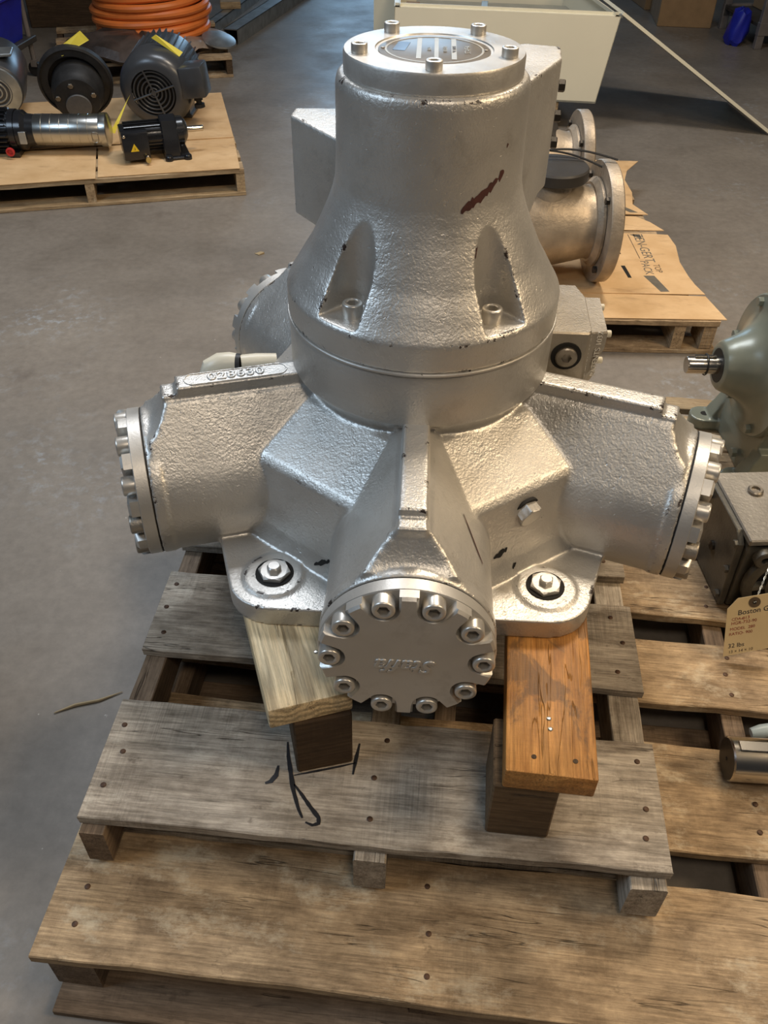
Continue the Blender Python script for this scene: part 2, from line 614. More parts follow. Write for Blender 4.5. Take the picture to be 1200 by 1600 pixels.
def cast_mesh(solids, cutters=None, voxel=.0035, smooth=4, factor=.5):
    """weld closed solids into one casting with softened edges and fillets"""
    tmp = []

    def mk(bm):
        bmesh.ops.recalc_face_normals(bm, faces=bm.faces)
        me_ = bpy.data.meshes.new('tmp')
        bm.to_mesh(me_)
        bm.free()
        o_ = bpy.data.objects.new('tmp', me_)
        COL.objects.link(o_)
        tmp.append(o_)
        return o_
    base = mk(solids)
    md = base.modifiers.new('v', 'REMESH')
    md.mode = 'VOXEL'
    md.voxel_size = voxel
    if cutters is not None:
        cu = mk(cutters)
        bo = base.modifiers.new('b', 'BOOLEAN')
        bo.operation = 'DIFFERENCE'
        bo.object = cu
        bo.solver = 'EXACT'
        md2 = base.modifiers.new('v2', 'REMESH')
        md2.mode = 'VOXEL'
        md2.voxel_size = voxel
    sm = base.modifiers.new('s', 'SMOOTH')
    sm.iterations = smooth
    sm.factor = factor
    me_ = evaluated(base)
    for o_ in tmp:
        d = o_.data
        bpy.data.objects.remove(o_)
        bpy.data.meshes.remove(d)
    me_.materials.clear()
    me_.polygons.foreach_set('use_smooth', [True] * len(me_.polygons))
    return me_


def text_mesh(s, size, extrude=.0004, bevel=0, shear=0, align='CENTER', offset=0, space=1.0):
    cu = bpy.data.curves.new('txt', 'FONT')
    cu.body = s
    cu.size = size
    cu.extrude = extrude
    cu.bevel_depth = bevel
    cu.bevel_resolution = 1
    cu.shear = shear
    cu.align_x = align
    cu.align_y = 'CENTER'
    cu.offset = offset
    cu.space_character = space
    cu.resolution_u = 3
    o_ = bpy.data.objects.new('txt', cu)
    COL.objects.link(o_)
    me_ = evaluated(o_)
    bpy.data.objects.remove(o_)
    bpy.data.curves.remove(cu)
    me_.materials.clear()
    return me_


def chipped_board(lx, wy, t, rough=.003, nx=22, chip_ends=.004):
    """plank with its length on X: x 0..lx, y 0..wy, z 0..t, edges slightly worn"""
    bm = bmesh.new()
    rings = []
    rnd = random.Random(random.random())
    e = .0018
    ph1, ph2 = rnd.random() * 9, rnd.random() * 9
    warp = rnd.uniform(-.0015, .0015)
    for i in range(nx + 1):
        x = lx * i / nx
        a = rough * (math.sin(x * 9 + ph1) * .4 + rnd.uniform(-.35, .35))
        b_ = rough * (math.sin(x * 7 + ph2) * .4 + rnd.uniform(-.35, .35))
        y0, y1 = a, wy + b_
        ee = e * rnd.uniform(.6, 1.8)
        zt = t + warp * math.sin(PI * i / nx)
        if i == 0:
            x += 0
        ring = [(x, y0 + ee, 0), (x, y1 - ee, 0), (x, y1, ee), (x, y1, zt - ee), (x, y1 - ee, zt), (x, y0 + ee, zt), (x, y0, zt - ee), (x, y0, ee)]
        if i in (0, nx):
            ring = [(x + rnd.uniform(-1, 1) * chip_ends * .3, y, z) for x, y, z in ring]
        rings.append(ring)
    loft(bm, rings)
    return bm


# ------------------------------------------------------------------ floor
bm = bmesh.new()
box(bm, -8, 8, -4, 18, -.1, 0)
o = obj('floor', bm, 'floor')
o['kind'] = 'structure'


# ------------------------------------------------------------------ pallets
nail_me = None


def nail_mesh():
    global nail_me
    if nail_me is None:
        b2 = bmesh.new()
        lathe(b2, [(.0052, -.002), (.0052, .0008), (.0042, .0016)], 12)
        nail_me = finish(b2, 40)
        nail_me.materials.append(M['nail'])
    return nail_me


def pallet(label, loc, yaw, W, D, boards, bottoms, zs, stringers, mats, t_deck=.022, t_bot=.018, protrude=0.0, group=None, nails=True, rough=.003, H=None):
    """boards: list of (y0, y1, mat[, x0, x1]); zs: overall height"""
    root = thing('pallet', label, 'pallet', loc, yaw, group)
    zt = zs
    for bd in boards:
        y0, y1, mt = bd[:3]
        x0, x1 = (bd[3], bd[4]) if len(bd) > 4 else (0, W)
        obj('deck_board', chipped_board(x1 - x0, y1 - y0, t_deck, rough), mt, root, T(x0, y0, zt - t_deck))
        if nails:
            for sx0, sx1, *_ in stringers:
                sx = (sx0 + sx1) / 2
                if x0 - .01 < sx < x1 + .01:
                    for q in (.22, .5, .8) if (y1 - y0) > .17 else (.3, .7):
                        o_ = obj('nail_head', nail_mesh(), None, root, T(sx + random.uniform(-.012, .012), y0 + (y1 - y0) * (q + random.uniform(-.05, .05)), zt + .0002))
    for sx0, sx1, smat, *pr in stringers:
        p0 = pr[0] if pr else protrude
        o_ = obj('stringer', chipped_board(D + p0 * 2 - .01, sx1 - sx0, zt - t_deck - t_bot - .001, .002), smat, root,
                 T(sx1, -p0 + .005, t_bot + .0005) @ RZ(PI / 2))
    for bb in bottoms:
        y0, y1, mt = bb[:3]
        x0, x1 = (bb[3], bb[4]) if len(bb) > 4 else (0, W)
        obj('bottom_board', chipped_board(x1 - x0, y1 - y0, t_bot, rough), mt, root, T(x0, y0, 0))
    return root


YL = R_(-5.5)
low = pallet('large tan wooden pallet lowest of the stack, on the floor under the grey pallet', (-.577, .580, 0), YL, 1.95, 1.84,
             [(0, .243, 'wood_tan'), (.316, .549, 'wood_tan'), (.646, .825, 'wood_tan'), (.90, 1.10, 'wood_tan'),
              (1.16, 1.36, 'wood_tan'), (1.415, 1.566, 'wood_tan'), (1.572, 1.74, 'wood_tan'), (1.779, 1.84, 'wood_light')],
             [(-.045, .10, 'wood_brown', .03, 1.95), (.55, .67, 'wood_brown'), (1.1, 1.22, 'wood_brown'), (1.7, 1.82, 'wood_brown')], .130,
             [(.025, .105, 'wood_brown', .004), (.64, .685, 'wood_brown', -.018), (1.25, 1.295, 'wood_brown', -.018), (1.86, 1.905, 'wood_brown', -.018)], None, rough=.006)
YT = R_(-4.4)
top = pallet('smaller weathered grey wooden pallet directly under the silver hydraulic motor', (-.518, .756, .1305), YT, 1.013, 1.25,
             [(0, .248, 'wood_grey'), (.372, .597, 'wood_grey'), (.685, .92, 'wood_grey'), (1.0, 1.25, 'wood_grey')],
             [(.045, .12, 'wood_grey'), (.56, .68, 'wood_brown'), (1.08, 1.2, 'wood_brown')], .130,
             [(.004, .048, 'wood_brown', .020), (.481, .537, 'wood_grey', .022), (.945, 1.006, 'wood_grey', .026)], None, t_bot=.012, rough=.004)
# marker strokes drawn on the front board of the grey pallet
def stroke(parent, pts, wdt, z, name='marker_stroke', mat='marker'):
    b2 = bmesh.new()
    pv = [Vector((x, y, 0)) for x, y in pts]
    rings = []
    for i, p_ in enumerate(pv):
        d = (pv[min(i + 1, len(pv) - 1)] - pv[max(i - 1, 0)]).normalized()
        nn = Vector((-d.y, d.x, 0))
        ww = .75 * wdt * (.35 + .65 * math.sin(PI * (i + .5) / len(pv)) * random.uniform(.7, 1.2))
        rings.append([p_ + nn * ww + Vector((0, 0, z)), p_ - nn * ww + Vector((0, 0, z)), p_ - nn * ww + Vector((0, 0, z + .0006)), p_ + nn * ww + Vector((0, 0, z + .0006))])
    loft(b2, rings)
    return obj(name, b2, mat, parent)


def to_top(x, y):
    v_ = RZ(-YT) @ Vector((x + .518, y - .756, 0))
    return (v_.x, v_.y)


for pts, wd in (([(-.202, .829), (-.192, .833), (-.184, .845), (-.182, .865)], .006),
                ([(-.170, .915), (-.166, .885), (-.158, .850), (-.150, .815), (-.138, .780), (-.130, .764)], .0055),
                ([(-.150, .828), (-.136, .810), (-.118, .785), (-.102, .765), (-.101, .754), (-.112, .751), (-.124, .756)], .005),
                ([(-.152, .846), (-.11, .856), (-.07, .866), (-.042, .874)], .003),
                ([(-.036, .915), (-.042, .88), (-.046, .85)], .0045)):
    q = []
    for (ax, ay), (bx, by) in zip(pts[:-1], pts[1:]):
        q += [(ax + (bx - ax) * k / 4, ay + (by - ay) * k / 4) for k in range(4)]
    q.append(pts[-1])
    stroke(top, [to_top(*p_) for p_ in q], wd, .1302)


# ------------------------------------------------------------------ timber supports under the motor
def beam(name, lx, wy, h, mat, label, cat, mtx, bev=.004, group=None):
    root = bm_ = bmesh.new()
    box(bm_, 0, lx, 0, wy, 0, h, bev=bev, seg=2)
    bmesh.ops.subdivide_edges(bm_, edges=[e for e in bm_.edges if abs((e.verts[0].co - e.verts[1].co).x) > lx * .7], cuts=6)
    o_ = obj(name, bm_, mat, None, mtx)
    tag(o_, label, cat, group)
    return o_


SL = 0.0    # the planks fall gently towards the back
# right: plank direction (.12,.99), left: (-.32,.95)
aR, aL = R_(84), R_(107.5)
ZB = .410
ri = beam('timber_plank', 1.08, .145, .050, 'wood_orange', 'orange-stained plank under the right foot of the silver motor', 'plank',
          T(.341, .726, ZB) @ RZ(aR) @ RY(-SL))
le = beam('timber_plank', 1.04, .145, .050, 'wood_pale', 'pale fresh pine plank under the left foot of the silver motor', 'plank',
          T(-.046, .884, ZB) @ RZ(aL) @ RY(-SL))
for o_, pts in ((ri, ((.03, .035, 'wood_dark'), (.03, .10, 'wood_dark'), (.105, .075, 'steel'), (.085, .073, 'steel'))), (le, ((.10, .04, 'steel'),))):
    for x, y, mt in pts:
        b2 = bmesh.new()
        lathe(b2, [(.0042, -.002), (.0042, .0006), (.003, .001)], 12)
        obj('nail_head', b2, mt, o_, T(x, y, .0502))
bm = bmesh.new(); box(bm, 0, .106, 0, .13, 0, .1490, bev=.003)
tag(obj('timber_block', bm, 'wood_block', None, T(.184, .745, .2607) @ RZ(R_(-5))), 'brown wooden block standing under the front end of the orange plank', 'block')
bm = bmesh.new(); box(bm, 0, .102, 0, .10, 0, .1490, bev=.003)
tag(obj('timber_block', bm, 'wood_dark', None, T(-.146, .851, .2607) @ RZ(R_(14))), 'dark brown wooden block standing under the front end of the pale plank', 'block')
for (x, y, rz, lab) in ((.30, 1.66, -5, 'brown wooden block hidden behind, under the rear end of the orange plank'), (-.36, 1.66, 12, 'brown wooden block hidden behind, under the rear end of the pale plank')):
    bm = bmesh.new(); box(bm, 0, .09, 0, .09, 0, .1490, bev=.003)
    tag(obj('timber_block', bm, 'wood_dark', None, T(x, y, .2607) @ RZ(R_(rz))), lab, 'block')

# ------------------------------------------------------------------ the hydraulic motor
ZO = .105
KM = 1.049
MR = RZ(-.0373) @ Matrix.Diagonal((KM, KM, KM, 1))
org = Vector((.0616, 1.4424, .5712)) + (MR @ Vector((0, 0, -ZO)))
motor = thing('hydraulic_motor', 'large silver-painted five-cylinder radial hydraulic motor on two timber planks', 'hydraulic motor', mtx=T(*org) @ MR)
AZ = [-90, -162, -18, 126, 54]

S = bmesh.new()


def add(bm_src, mtx=None):
    if mtx is not None:
        bmesh.ops.transform(bm_src, matrix=mtx, verts=bm_src.verts)
    me_ = bpy.data.meshes.new('t')
    bm_src.to_mesh(me_)
    bm_src.free()
    S.from_mesh(me_)
    bpy.data.meshes.remove(me_)


# foot flange: five rounded lobes
pts = []
for k in range(5):
    a = R_(-54 + 72 * k)
    cx, cy = .405 * math.cos(a), .405 * math.sin(a)
    for x, y in circ(.078, 24, cx, cy):
        pts.append((x, y))
hp = chull2(pts)
t_ = bmesh.new(); prism(t_, hp, -.105, -.064); add(t_)
# core pentagon
def pent(D, z):
    rr = D / math.cos(R_(36))
    return [(rr * math.cos(R_(-90 + 72 * k)), rr * math.sin(R_(-90 + 72 * k)), z) for k in range(5)]
t_ = bmesh.new(); loft(t_, [pent(.362, -.08), pent(.340, -.03), pent(.317, .086), pent(.308, .098), pent(.205, .160), pent(.170, .172)]); add(t_)
t_ = bmesh.new(); lathe(t_, [(.205, .08), (.198, .135), (.202, .160), (.212, .183), (.227, .205)], 64); add(t_)
# ribs to the foot bolts
for k in range(5):
    a = R_(-54 + 72 * k)
    t_ = bmesh.new()
    lathe(t_, [(.052, -.07), (.052, -.060)], 24)
    add(t_, T(.405 * math.cos(a), .405 * math.sin(a), 0))

# barrels
RB, HT, WT = .134, .182, .027
CUT = [0, 0, 0, 0, .045]
for k in range(5):
    rings = []
    cir = circ(RB, 96)
    for r in (.08, .20, .30, .40, .462, .470, .478, .486, .494, .500):
        poly = chull2(cir + [(-WT, HT), (WT, HT)])
        ht = HT
        if r > .465:
            q = (r - .465) / .037
            ht = HT - (HT - .1345) * (1 - (1 - min(1, q)) ** 1.7) - .004
        cl = []
        for i in range(len(poly)):
            (x1, y1), (x2, y2) = poly[i], poly[(i + 1) % len(poly)]
            if y1 <= ht:
                cl.append((x1, y1))
            if (y1 - ht) * (y2 - ht) < 0:
                q2 = (ht - y1) / (y2 - y1)
                cl.append((x1 + (x2 - x1) * q2, ht))
        rs = resample(cl, 120)
        rings.append([(x, r, y) for x, y in rs])
    t_ = bmesh.new(); loft(t_, rings)
    add(t_, RZ(R_(AZ[k] - 90)) @ T(0, -CUT[k], 0))
    t_ = bmesh.new(); lathe(t_, [(RB * .9, .486), (RB + .003, .488), (RB + .003, .509)], 72)
    add(t_, RZ(R_(AZ[k] - 90)) @ T(0, -CUT[k], 0) @ RX(-PI / 2))
    t_ = bmesh.new()
    box(t_, -.0215, .0215, .20, .440, .17, .2035)
    box(t_, -.0225, .0225, .20, .467, .16, .190)
    add(t_, RZ(R_(AZ[k] - 90)) @ T(0, -CUT[k], 0))
bmesh.ops.translate(S, vec=(0, 0, ZO), verts=S.verts)
casing = cast_mesh(S, None, .0034, 3, .5)
casing.name = 'casing'
casing.materials.append(M['silver'])
co = bpy.data.objects.new('casing', casing)
COL.objects.link(co)
co.parent = motor

# joint cracks (dark) behind each cover
crk = bmesh.new()
lathe(crk, [(RB + .0006, 0), (RB + .0006, .003)], 72)
crk = finish(crk)
crk.materials.append(M['dark_gap'])

# cylinder cover with scalloped face, z outward from the joint
NB = 10
def cover_profile(R0, rb, rn, n=240):
    out = []
    for i in range(n):
        th = 2 * PI * i / n
        # nearest bolt
        kk = round((th - PI / 2 - PI / NB) / (2 * PI / NB))
        tb = PI / 2 + PI / NB + kk * 2 * PI / NB
        d = (th - tb + PI) % (2 * PI) - PI
        s = rb * math.sin(d)
        r = R0
        if abs(R0 * math.sin(d)) < rn * 1.15:
            # intersection with circle of radius rn around the bolt, inner side
            disc = rn * rn - (rb * math.sin(d)) ** 2
            if disc > 0:
                r = rb * math.cos(d) - math.sqrt(disc)
        out.append((r * math.cos(th), r * math.sin(th)))
    return out


cv = bmesh.new()
lathe(cv, [(RB - .002, 0), (RB + .002, .002), (RB + .002, .0225), (RB, .024)], 96)
p1 = cover_profile(RB + .001, .1165, .0225)
p2 = cover_profile(RB - .003, .1165, .0245)
loft(cv, [[(x, y, .022) for x, y in p1], [(x, y, .038) for x, y in p1], [(x, y, .0425) for x, y in p2]])
cover_me = finish(cv, 32)
cover_me.name = 'cylinder_cover'
cover_me.materials.append(M['silver_smooth'])
cap_me = socket_bolt(.0172, .0225); cap_me.name = 'cap_screw'; cap_me.materials.append(M['silver_bolt'])
capd_me = cap_me.copy(); capd_me.materials.clear(); capd_me.materials.append(M['silver_dark'])
for k in range(5):
    mt = T(0, 0, ZO) @ RZ(R_(AZ[k] + 90)) @ T(0, -.510 + CUT[k], 0) @ RX(PI / 2)
    obj('joint_line', crk, None, motor, mt @ T(0, 0, -.0015))
    cv_o = obj('cylinder_cover', cover_me, None, motor, mt)
    for i in range(NB):
        a = PI / 2 + PI / NB + i * 2 * PI / NB
        use = capd_me if (k in (1, 2) and i in (2, 3, 6, 7)) else cap_me
        obj('cap_screw', use, None, cv_o, T(.1165 * math.cos(a), .1165 * math.sin(a), .0235) @ RZ(a * 1.7))
    tm = text_mesh('Staffa', .040, .0006, .0014, shear=.35, space=1.05)
    tm.materials.append(M['silver_smooth'])
    o_ = obj('raised_lettering', tm, None, cv_o, T(0, -.012, .0428) @ RZ(PI + (0 if k == 0 else .4 * k)))

# cast number on the left cylinder's pad, read from behind
for k, s in ((1, '028630'),):
    tm = text_mesh(s, .030, .0004, .0012, space=1.12)
    tm.materials.append(M['silver_ring'])
    obj('cast_number', tm, None, motor, T(0, 0, ZO) @ RZ(R_(AZ[k] + 90)) @ T(0, -.335, .2040) @ RZ(PI / 2))
    bm = bmesh.new()
    pts = [(.075 * math.copysign(1, math.cos(a)) + .014 * math.cos(a), .0165 * math.sin(a), 0) for a in [2 * PI * i / 40 for i in range(40)]]
    tube(bm, pts, .0016, 6, closed=True)
    obj('number_border', bm, 'silver_ring', motor, T(0, 0, ZO) @ RZ(R_(AZ[k] + 90)) @ T(0, -.335, .2035) @ RZ(PI / 2))

# foot bolts: big hex washer nut with a smaller hex on it
fb = bmesh.new()
loft(fb, [[(x, y, 0) for x, y in hexr(.0285, 24, .3)], [(x, y, .006) for x, y in hexr(.0285, 24, .3)], [(x, y, .008) for x, y in circ(.024, 24)]])
fb_me = finish(fb, 30); fb_me.materials.append(M['silver_smooth'])
sb = bmesh.new()
loft(sb, [[(x, y, .007) for x, y in hexr(.0125, 24)], [(x, y, .016) for x, y in hexr(.0125, 24)], [(x, y, .018) for x, y in circ(.0095, 24)]])
sb_me = finish(sb, 30); sb_me.materials.append(M['silver_smooth'])
gp = bmesh.new(); lathe(gp, [(.0335, 0), (.0335, .0012), (.033, .0016)], 32)
gp_me = finish(gp); gp_me.materials.append(M['dark_gap'])
for k in range(5):
    a = R_(-54 + 72 * k)
    m0 = T(.402 * math.cos(a), .402 * math.sin(a), ZO - .0595)
    g = obj('washer_gap', gp_me, None, motor, m0)
    h = obj('foot_nut', fb_me, None, motor, m0 @ RZ(k * .7) @ T(0, 0, .001))
    obj('bolt_end', sb_me, None, h, RZ(.4))

# hex plug on the right wall
a = R_(-54)
bm = bmesh.new()
loft(bm, [[(x, y, 0) for x, y in hexr(.0235, 24)], [(x, y, .019) for x, y in hexr(.0235, 24)], [(x, y, .021) for x, y in circ(.020, 24)]])
obj('hex_plug', bm, 'silver_smooth', motor, T(0, 0, ZO) @ RZ(a) @ T(.316, .008, .050) @ RY(PI / 2 + .28) @ RZ(.3))
bm = bmesh.new(); lathe(bm, [(.0275, -.004), (.0275, .0012), (.026, .0014)], 28)
obj('plug_gap', bm, 'dark_gap', motor, T(0, 0, ZO) @ RZ(a) @ T(.3165, .008, .050) @ RY(PI / 2 + .28))

# ring between casing and bell
bm = bmesh.new()
lathe(bm, [(.215, .190), (.229, .198), (.2315, .204), (.2315, .292), (.2300, .2955)], 128)
ring_o = obj('spacer_ring', bm, 'silver_ring', motor, T(0, 0, ZO), 30)
bm = bmesh.new()
lathe(bm, [(.224, .2945), (.2345, .2955), (.2345, .2985), (.2335, .300), (.224, .301)], 128)
obj('gasket_edge', bm, 'silver_smooth', motor, T(0, 0, ZO), 30, label='bright thin seam edge')

# bell housing
S = bmesh.new()
t_ = bmesh.new()
prof = [(.2315, .300), (.2325, .304), (.2325, .346), (.2280, .354), (.2200, .366), (.2070, .388), (.1915, .412), (.1750, .446), (.1615, .476), (.1525, .500), (.1475, .520), (.1455, .545), (.1445, .60), (.1440, .660), (.1415, .6695), (.137, .6735)]
lathe(t_, prof, 128); add(t_)
t_ = bmesh.new(); prism(t_, [(-.14, .035), (-.02, .03), (-.02, .19), (-.165, .206), (-.236, .200), (-.238, .158)], .385, .556); add(t_)
t_ = bmesh.new(); prism(t_, [(.134, .02), (.212, .195), (.217, .27), (.158, .285), (.0, .20), (0, .03)], .435, .648); add(t_)
t_ = bmesh.new(); loft(t_, [[(.130, .00, .36), (.155, .07, .36), (.13, .2, .36), (0, .17, .36), (0, 0, .36)],
                            [(.136, .02, .435), (.198, .165, .435), (.18, .27, .435), (0, .2, .435), (0, .02, .435)]]); add(t_)
t_ = bmesh.new(); prism(t_, [(-.10, .10), (.12, .10), (.14, .27), (-.05, .27)], .42, .642); add(t_)
bmesh.ops.translate(S, vec=(0, 0, ZO), verts=S.verts)
C2 = bmesh.new()
for k in range(5):
    a = R_(-54 + 72 * k)
    if k in (1, 2, 3):
        pass
    q = [(.19 + .036 * math.cos(t), .036 * math.sin(t)) for t in [PI / 2 + PI * i / 14 for i in range(15)]] + [(.27, -.041), (.27, .041)]
    if k in (0, 4):
        prism(C2, q, .353 + ZO, .60 + ZO, RZ(a))
bell = cast_mesh(S, C2, .0032, 2, .5)
bell.name = 'bell_housing'
bell.materials.append(M['silver'])
bo_ = bpy.data.objects.new('bell_housing', bell)
COL.objects.link(bo_)
bo_.parent = motor
hb_me = socket_bolt(.0165, .024); hb_me.materials.append(M['silver_bolt'])
for k in (0, 4):
    a = R_(-54 + 72 * k)
    obj('socket_bolt', hb_me, None, bo_, T(.186 * math.cos(a), .186 * math.sin(a), ZO + .3515) @ RZ(.3 * k))
db = hex_bolt(.0105, .012); db.materials.append(M['bolt_dark'])
for z in (.595, .545, .50):
    obj('flange_bolt', db, None, bo_, T(.2165, .235, ZO + z) @ RZ(R_(-4)) @ RY(PI / 2))
# long paint scratch and chips following the bell surface
from mathutils.bvhtree import BVHTree
def bvh_of(me_):
    return BVHTree.FromPolygons([v_.co for v_ in me_.vertices], [p_.vertices for p_ in me_.polygons])
bvb, bvc = bvh_of(bell), bvh_of(casing)


def scrape(parent, bvh, pts, org_=None, mat='chip', name='paint_chip', off=.0005):
    """pts: closed outline as directions (azimuth deg, z); rays run in horizontally to the axis"""
    b2 = bmesh.new()
    vs = []
    for az, z in pts:
        d = Vector((math.cos(R_(az)), math.sin(R_(az)), 0))
        hit = bvh.ray_cast(Vector((0, 0, z + ZO)) + d * .6, -d)
        if hit[0] is None:
            continue
        vs.append(b2.verts.new(hit[0] + hit[1] * off))
    n = len(vs) // 2
    for i in range(n - 1):
        b2.faces.new((vs[i], vs[i + 1], vs[2 * n - 2 - i], vs[2 * n - 1 - i]))
    return obj(name, b2, mat, parent)


def band(p0, p1, w_, n=26, jag=.45):
    up_, dn = [], []
    for i in range(n + 1):
        t = i / n
        az = p0[0] + (p1[0] - p0[0]) * t
        z = p0[1] + (p1[1] - p0[1]) * t
        ww = w_ * (math.sin(PI * min(1, t * 1.15 + .03)) ** .5 if t < .87 else (.8 if t < .99 else .3))
        up_.append((az, z + ww * random.uniform(1 - jag, 1 + jag)))
        dn.append((az, z - ww * random.uniform(1 - jag, 1 + jag)))
    return up_ + dn[::-1]


scrape(bo_, bvb, band((-70.5, .520), (-41, .565), .0082), None)
scrape(bo_, bvb, band((-63.5, .456), (-61, .470), .006, 6), None)
scrape(bo_, bvb, band((-40.5, .600), (-39, .603), .003, 5), None)

scrape(co, bvc, band((-65.5, -.012), (-60.5, -.004), .0065, 10), None, 'dark_gap')
scrape(co, bvc, band((-59.0, -.046), (-57.5, -.040), .004, 5), None, 'dark_gap')
scrape(co, bvc, band((-118.5, -.050), (-113.5, -.030), .005, 9), None, 'dark_gap')
for az, z, w_, h_ in ((-70.6, .2065, .9, .0045), (-69.6, .2080, .9, .0030), (-70.1, .2000, .35, .0075), (-71.6, .2090, .4, .003), (-49.0, .206, .5, .003)):
    b2 = bmesh.new()
    q = [Vector((.2319 * math.cos(R_(az + du * w_)), .2319 * math.sin(R_(az + du * w_)), z + dv * h_ + ZO)) for du, dv in ((-1, -.8), (-.2, -1), (.9, -.6), (1, .7), (.1, 1), (-1, .6))]
    b2.faces.new([b2.verts.new(p_) for p_ in q])
    obj('paint_chip', b2, 'dark_gap', ring_o)
# thin gouge down the right flank of the front barrel
b2 = bmesh.new()
flank = [(.080, -.345), (.088, -.362), (.096, -.380), (.104, -.398), (.112, -.414)]
rr_ = []
for i, (x, y) in enumerate(flank):
    z = .182 - 1.27 * (x - .027) if x < .105 else math.sqrt(max(0, .134 ** 2 - x * x))
    w_ = .0016 + .0016 * math.sin(PI * i / 4)
    nv = Vector((.79, 0, .62)) * .0012
    rr_.append([Vector((x, y, z + ZO)) + nv + Vector((0, w_, 0)), Vector((x, y, z + ZO)) + nv - Vector((0, w_, 0))])
for a_, c_ in zip(rr_[:-1], rr_[1:]):
    b2.faces.new([b2.verts.new(p_) for p_ in (a_[0], a_[1], c_[1], c_[0])])
obj('paint_scratch', b2, 'chip', co)

# top cover plate
bm = bmesh.new()
lathe(bm, [(.126, .660), (.1300, .672), (.1322, .676), (.1322, .6995), (.1305, .703), (.0860, .7033), (.0850, .7013), (.082, .7010)], 96)
cp = obj('cover_plate', bm, 'silver_smooth', motor, T(0, 0, ZO), 28)
cb_me = socket_bolt(.0118, .0125); cb_me.materials.append(M['silver_bolt'])
for k in range(5):
    a = R_(-90 + 72 * k)
    obj('cover_bolt', cb_me, None, cp, T(.1115 * math.cos(a), .1115 * math.sin(a), .7033) @ RZ(k))
bm = bmesh.new(); lathe(bm, [(.081, 0), (.081, .0012), (.080, .0015)], 64)
npl = obj('nameplate', bm, 'plate_brown', motor, T(0, -.006, ZO + .7011), 30)
bm = bmesh.new(); lathe(bm, [(.0715, .0014), (.0715, .0020), (.0685, .0020), (.0685, .0014)], 64, caps=False)
for x, y0, y1, ww in ((-.022, -.052, .060, .0034), (.003, -.060, .064, .0030), (.028, -.052, .060, .0036)):
    box(bm, x - ww, x + ww, y0, y1, .0014, .0021)
obj('printed_lines', bm, 'plate_line', npl)
bm = bmesh.new(); box(bm, -.058, -.040, -.018, .030, .0014, .0019)
obj('blue_smudge', bm, 'plate_blue', npl, RZ(-.15))
for s, x, sz in (('STAFFA', .048, .0125), ('SERIAL No.', .028, .0075), ('TYPE', -.008, .008), ('MOTOR', .015, .008)):
    tm = text_mesh(s, sz, .0002); tm.materials.append(M['plate_line'] if x != .028 else M['plate_brown'])
    obj('plate_lettering', tm, None, npl, T(x, 0, .0023) @ RZ(-PI / 2 if x != .048 else PI / 2))
for x in (-.074, .074):
    bm = bmesh.new(); lathe(bm, [(.0032, .001), (.003, .0028), (.001, .0034)], 12)
    obj('rivet', bm, 'steel_rough', npl, T(x, 0, 0))

# valve port block on the right of the ring
bm = bmesh.new()
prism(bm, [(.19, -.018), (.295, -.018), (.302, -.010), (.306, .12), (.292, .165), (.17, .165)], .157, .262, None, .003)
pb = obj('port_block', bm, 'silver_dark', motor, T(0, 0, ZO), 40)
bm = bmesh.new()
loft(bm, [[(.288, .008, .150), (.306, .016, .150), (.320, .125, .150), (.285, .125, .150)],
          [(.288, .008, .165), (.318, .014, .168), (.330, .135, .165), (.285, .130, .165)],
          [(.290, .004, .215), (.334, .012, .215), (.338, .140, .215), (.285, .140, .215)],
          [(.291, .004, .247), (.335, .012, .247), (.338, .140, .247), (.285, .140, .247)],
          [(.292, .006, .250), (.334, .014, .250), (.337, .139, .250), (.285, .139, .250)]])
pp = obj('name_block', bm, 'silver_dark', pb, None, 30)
tb = hex_bolt(.006, .010)
tb = socket_bolt(.0065, .012); tb.materials.append(M['white_fit'])
for y, z in ((.030, .236), (.125, .238), (.034, .178), (.118, .176)):
    obj('side_bolt', tb, None, pb, T(.3345 - (.25 - z) * .09, y, z) @ RY(PI / 2))
for sx, x in (('PATENTS 1032', .326), ('DESIGN 88 UK', .306)):
    tm = text_mesh(sx, .0145, .0004, .0003); tm.materials.append(M['silver_bolt'])
    obj('stamped_lettering', tm, None, pb, T(x - .004, .0028 + (x - .29) * .18, .205) @ RZ(.18) @ RX(PI / 2) @ RZ(PI / 2))
bm = bmesh.new()
loft(bm, [[(x, y, z) for x, y in circ(rr, 24)] for rr, z in ((.0275, 0), (.0275, .001), (.027, .0014))])
obj('plug_gap', bm, 'dark_gap', pb, T(.262, -.0182, .215) @ RX(PI / 2))
pl_me = bmesh.new()
loft(pl_me, [[(x, y, z) for x, y in circ(rr, 24)] for rr, z in ((.0195, 0), (.0195, .006), (.017, .008), (.0125, .008))] + [[(x, y, z) for x, y in hexr(.0095, 24)] for z in (.0078, .001)])
obj('socket_plug', pl_me, 'steel_rough', pb, T(.262, -.0190, .215) @ RX(PI / 2))
# make port block children live in motor coordinates: the block mesh itself is offset by ZO only

# cream hose elbow behind the left cylinder
fit = thing('elbow_fitting', 'cream plastic elbow fitting with black band behind the left cylinder of the silver motor', 'pipe fitting', mtx=T(*org) @ MR @ T(-.350, .115, ZO + .083))
bm = bmesh.new()
tube(bm, [(.06, .02, 0), (.02, .01, .002), (-.010, 0, .004)], [.017, .019, .018], 16)
obj('pipe', bm, 'white_fit', fit)
bm = bmesh.new()
tube(bm, [(-.018, 0, .004), (-.03, 0, .004), (-.05, -.004, .003), (-.066, -.010, -.004), (-.072, -.014, -.02), (-.073, -.014, -.045)], [.021, .023, .024, .024, .023, .020], 16)
obj('elbow', bm, 'white_fit', fit)
bm = bmesh.new(); tube(bm, [(-.009, 0, .004), (-.019, 0, .004)], .0205, 16)
obj('band', bm, 'black_rubber', fit)


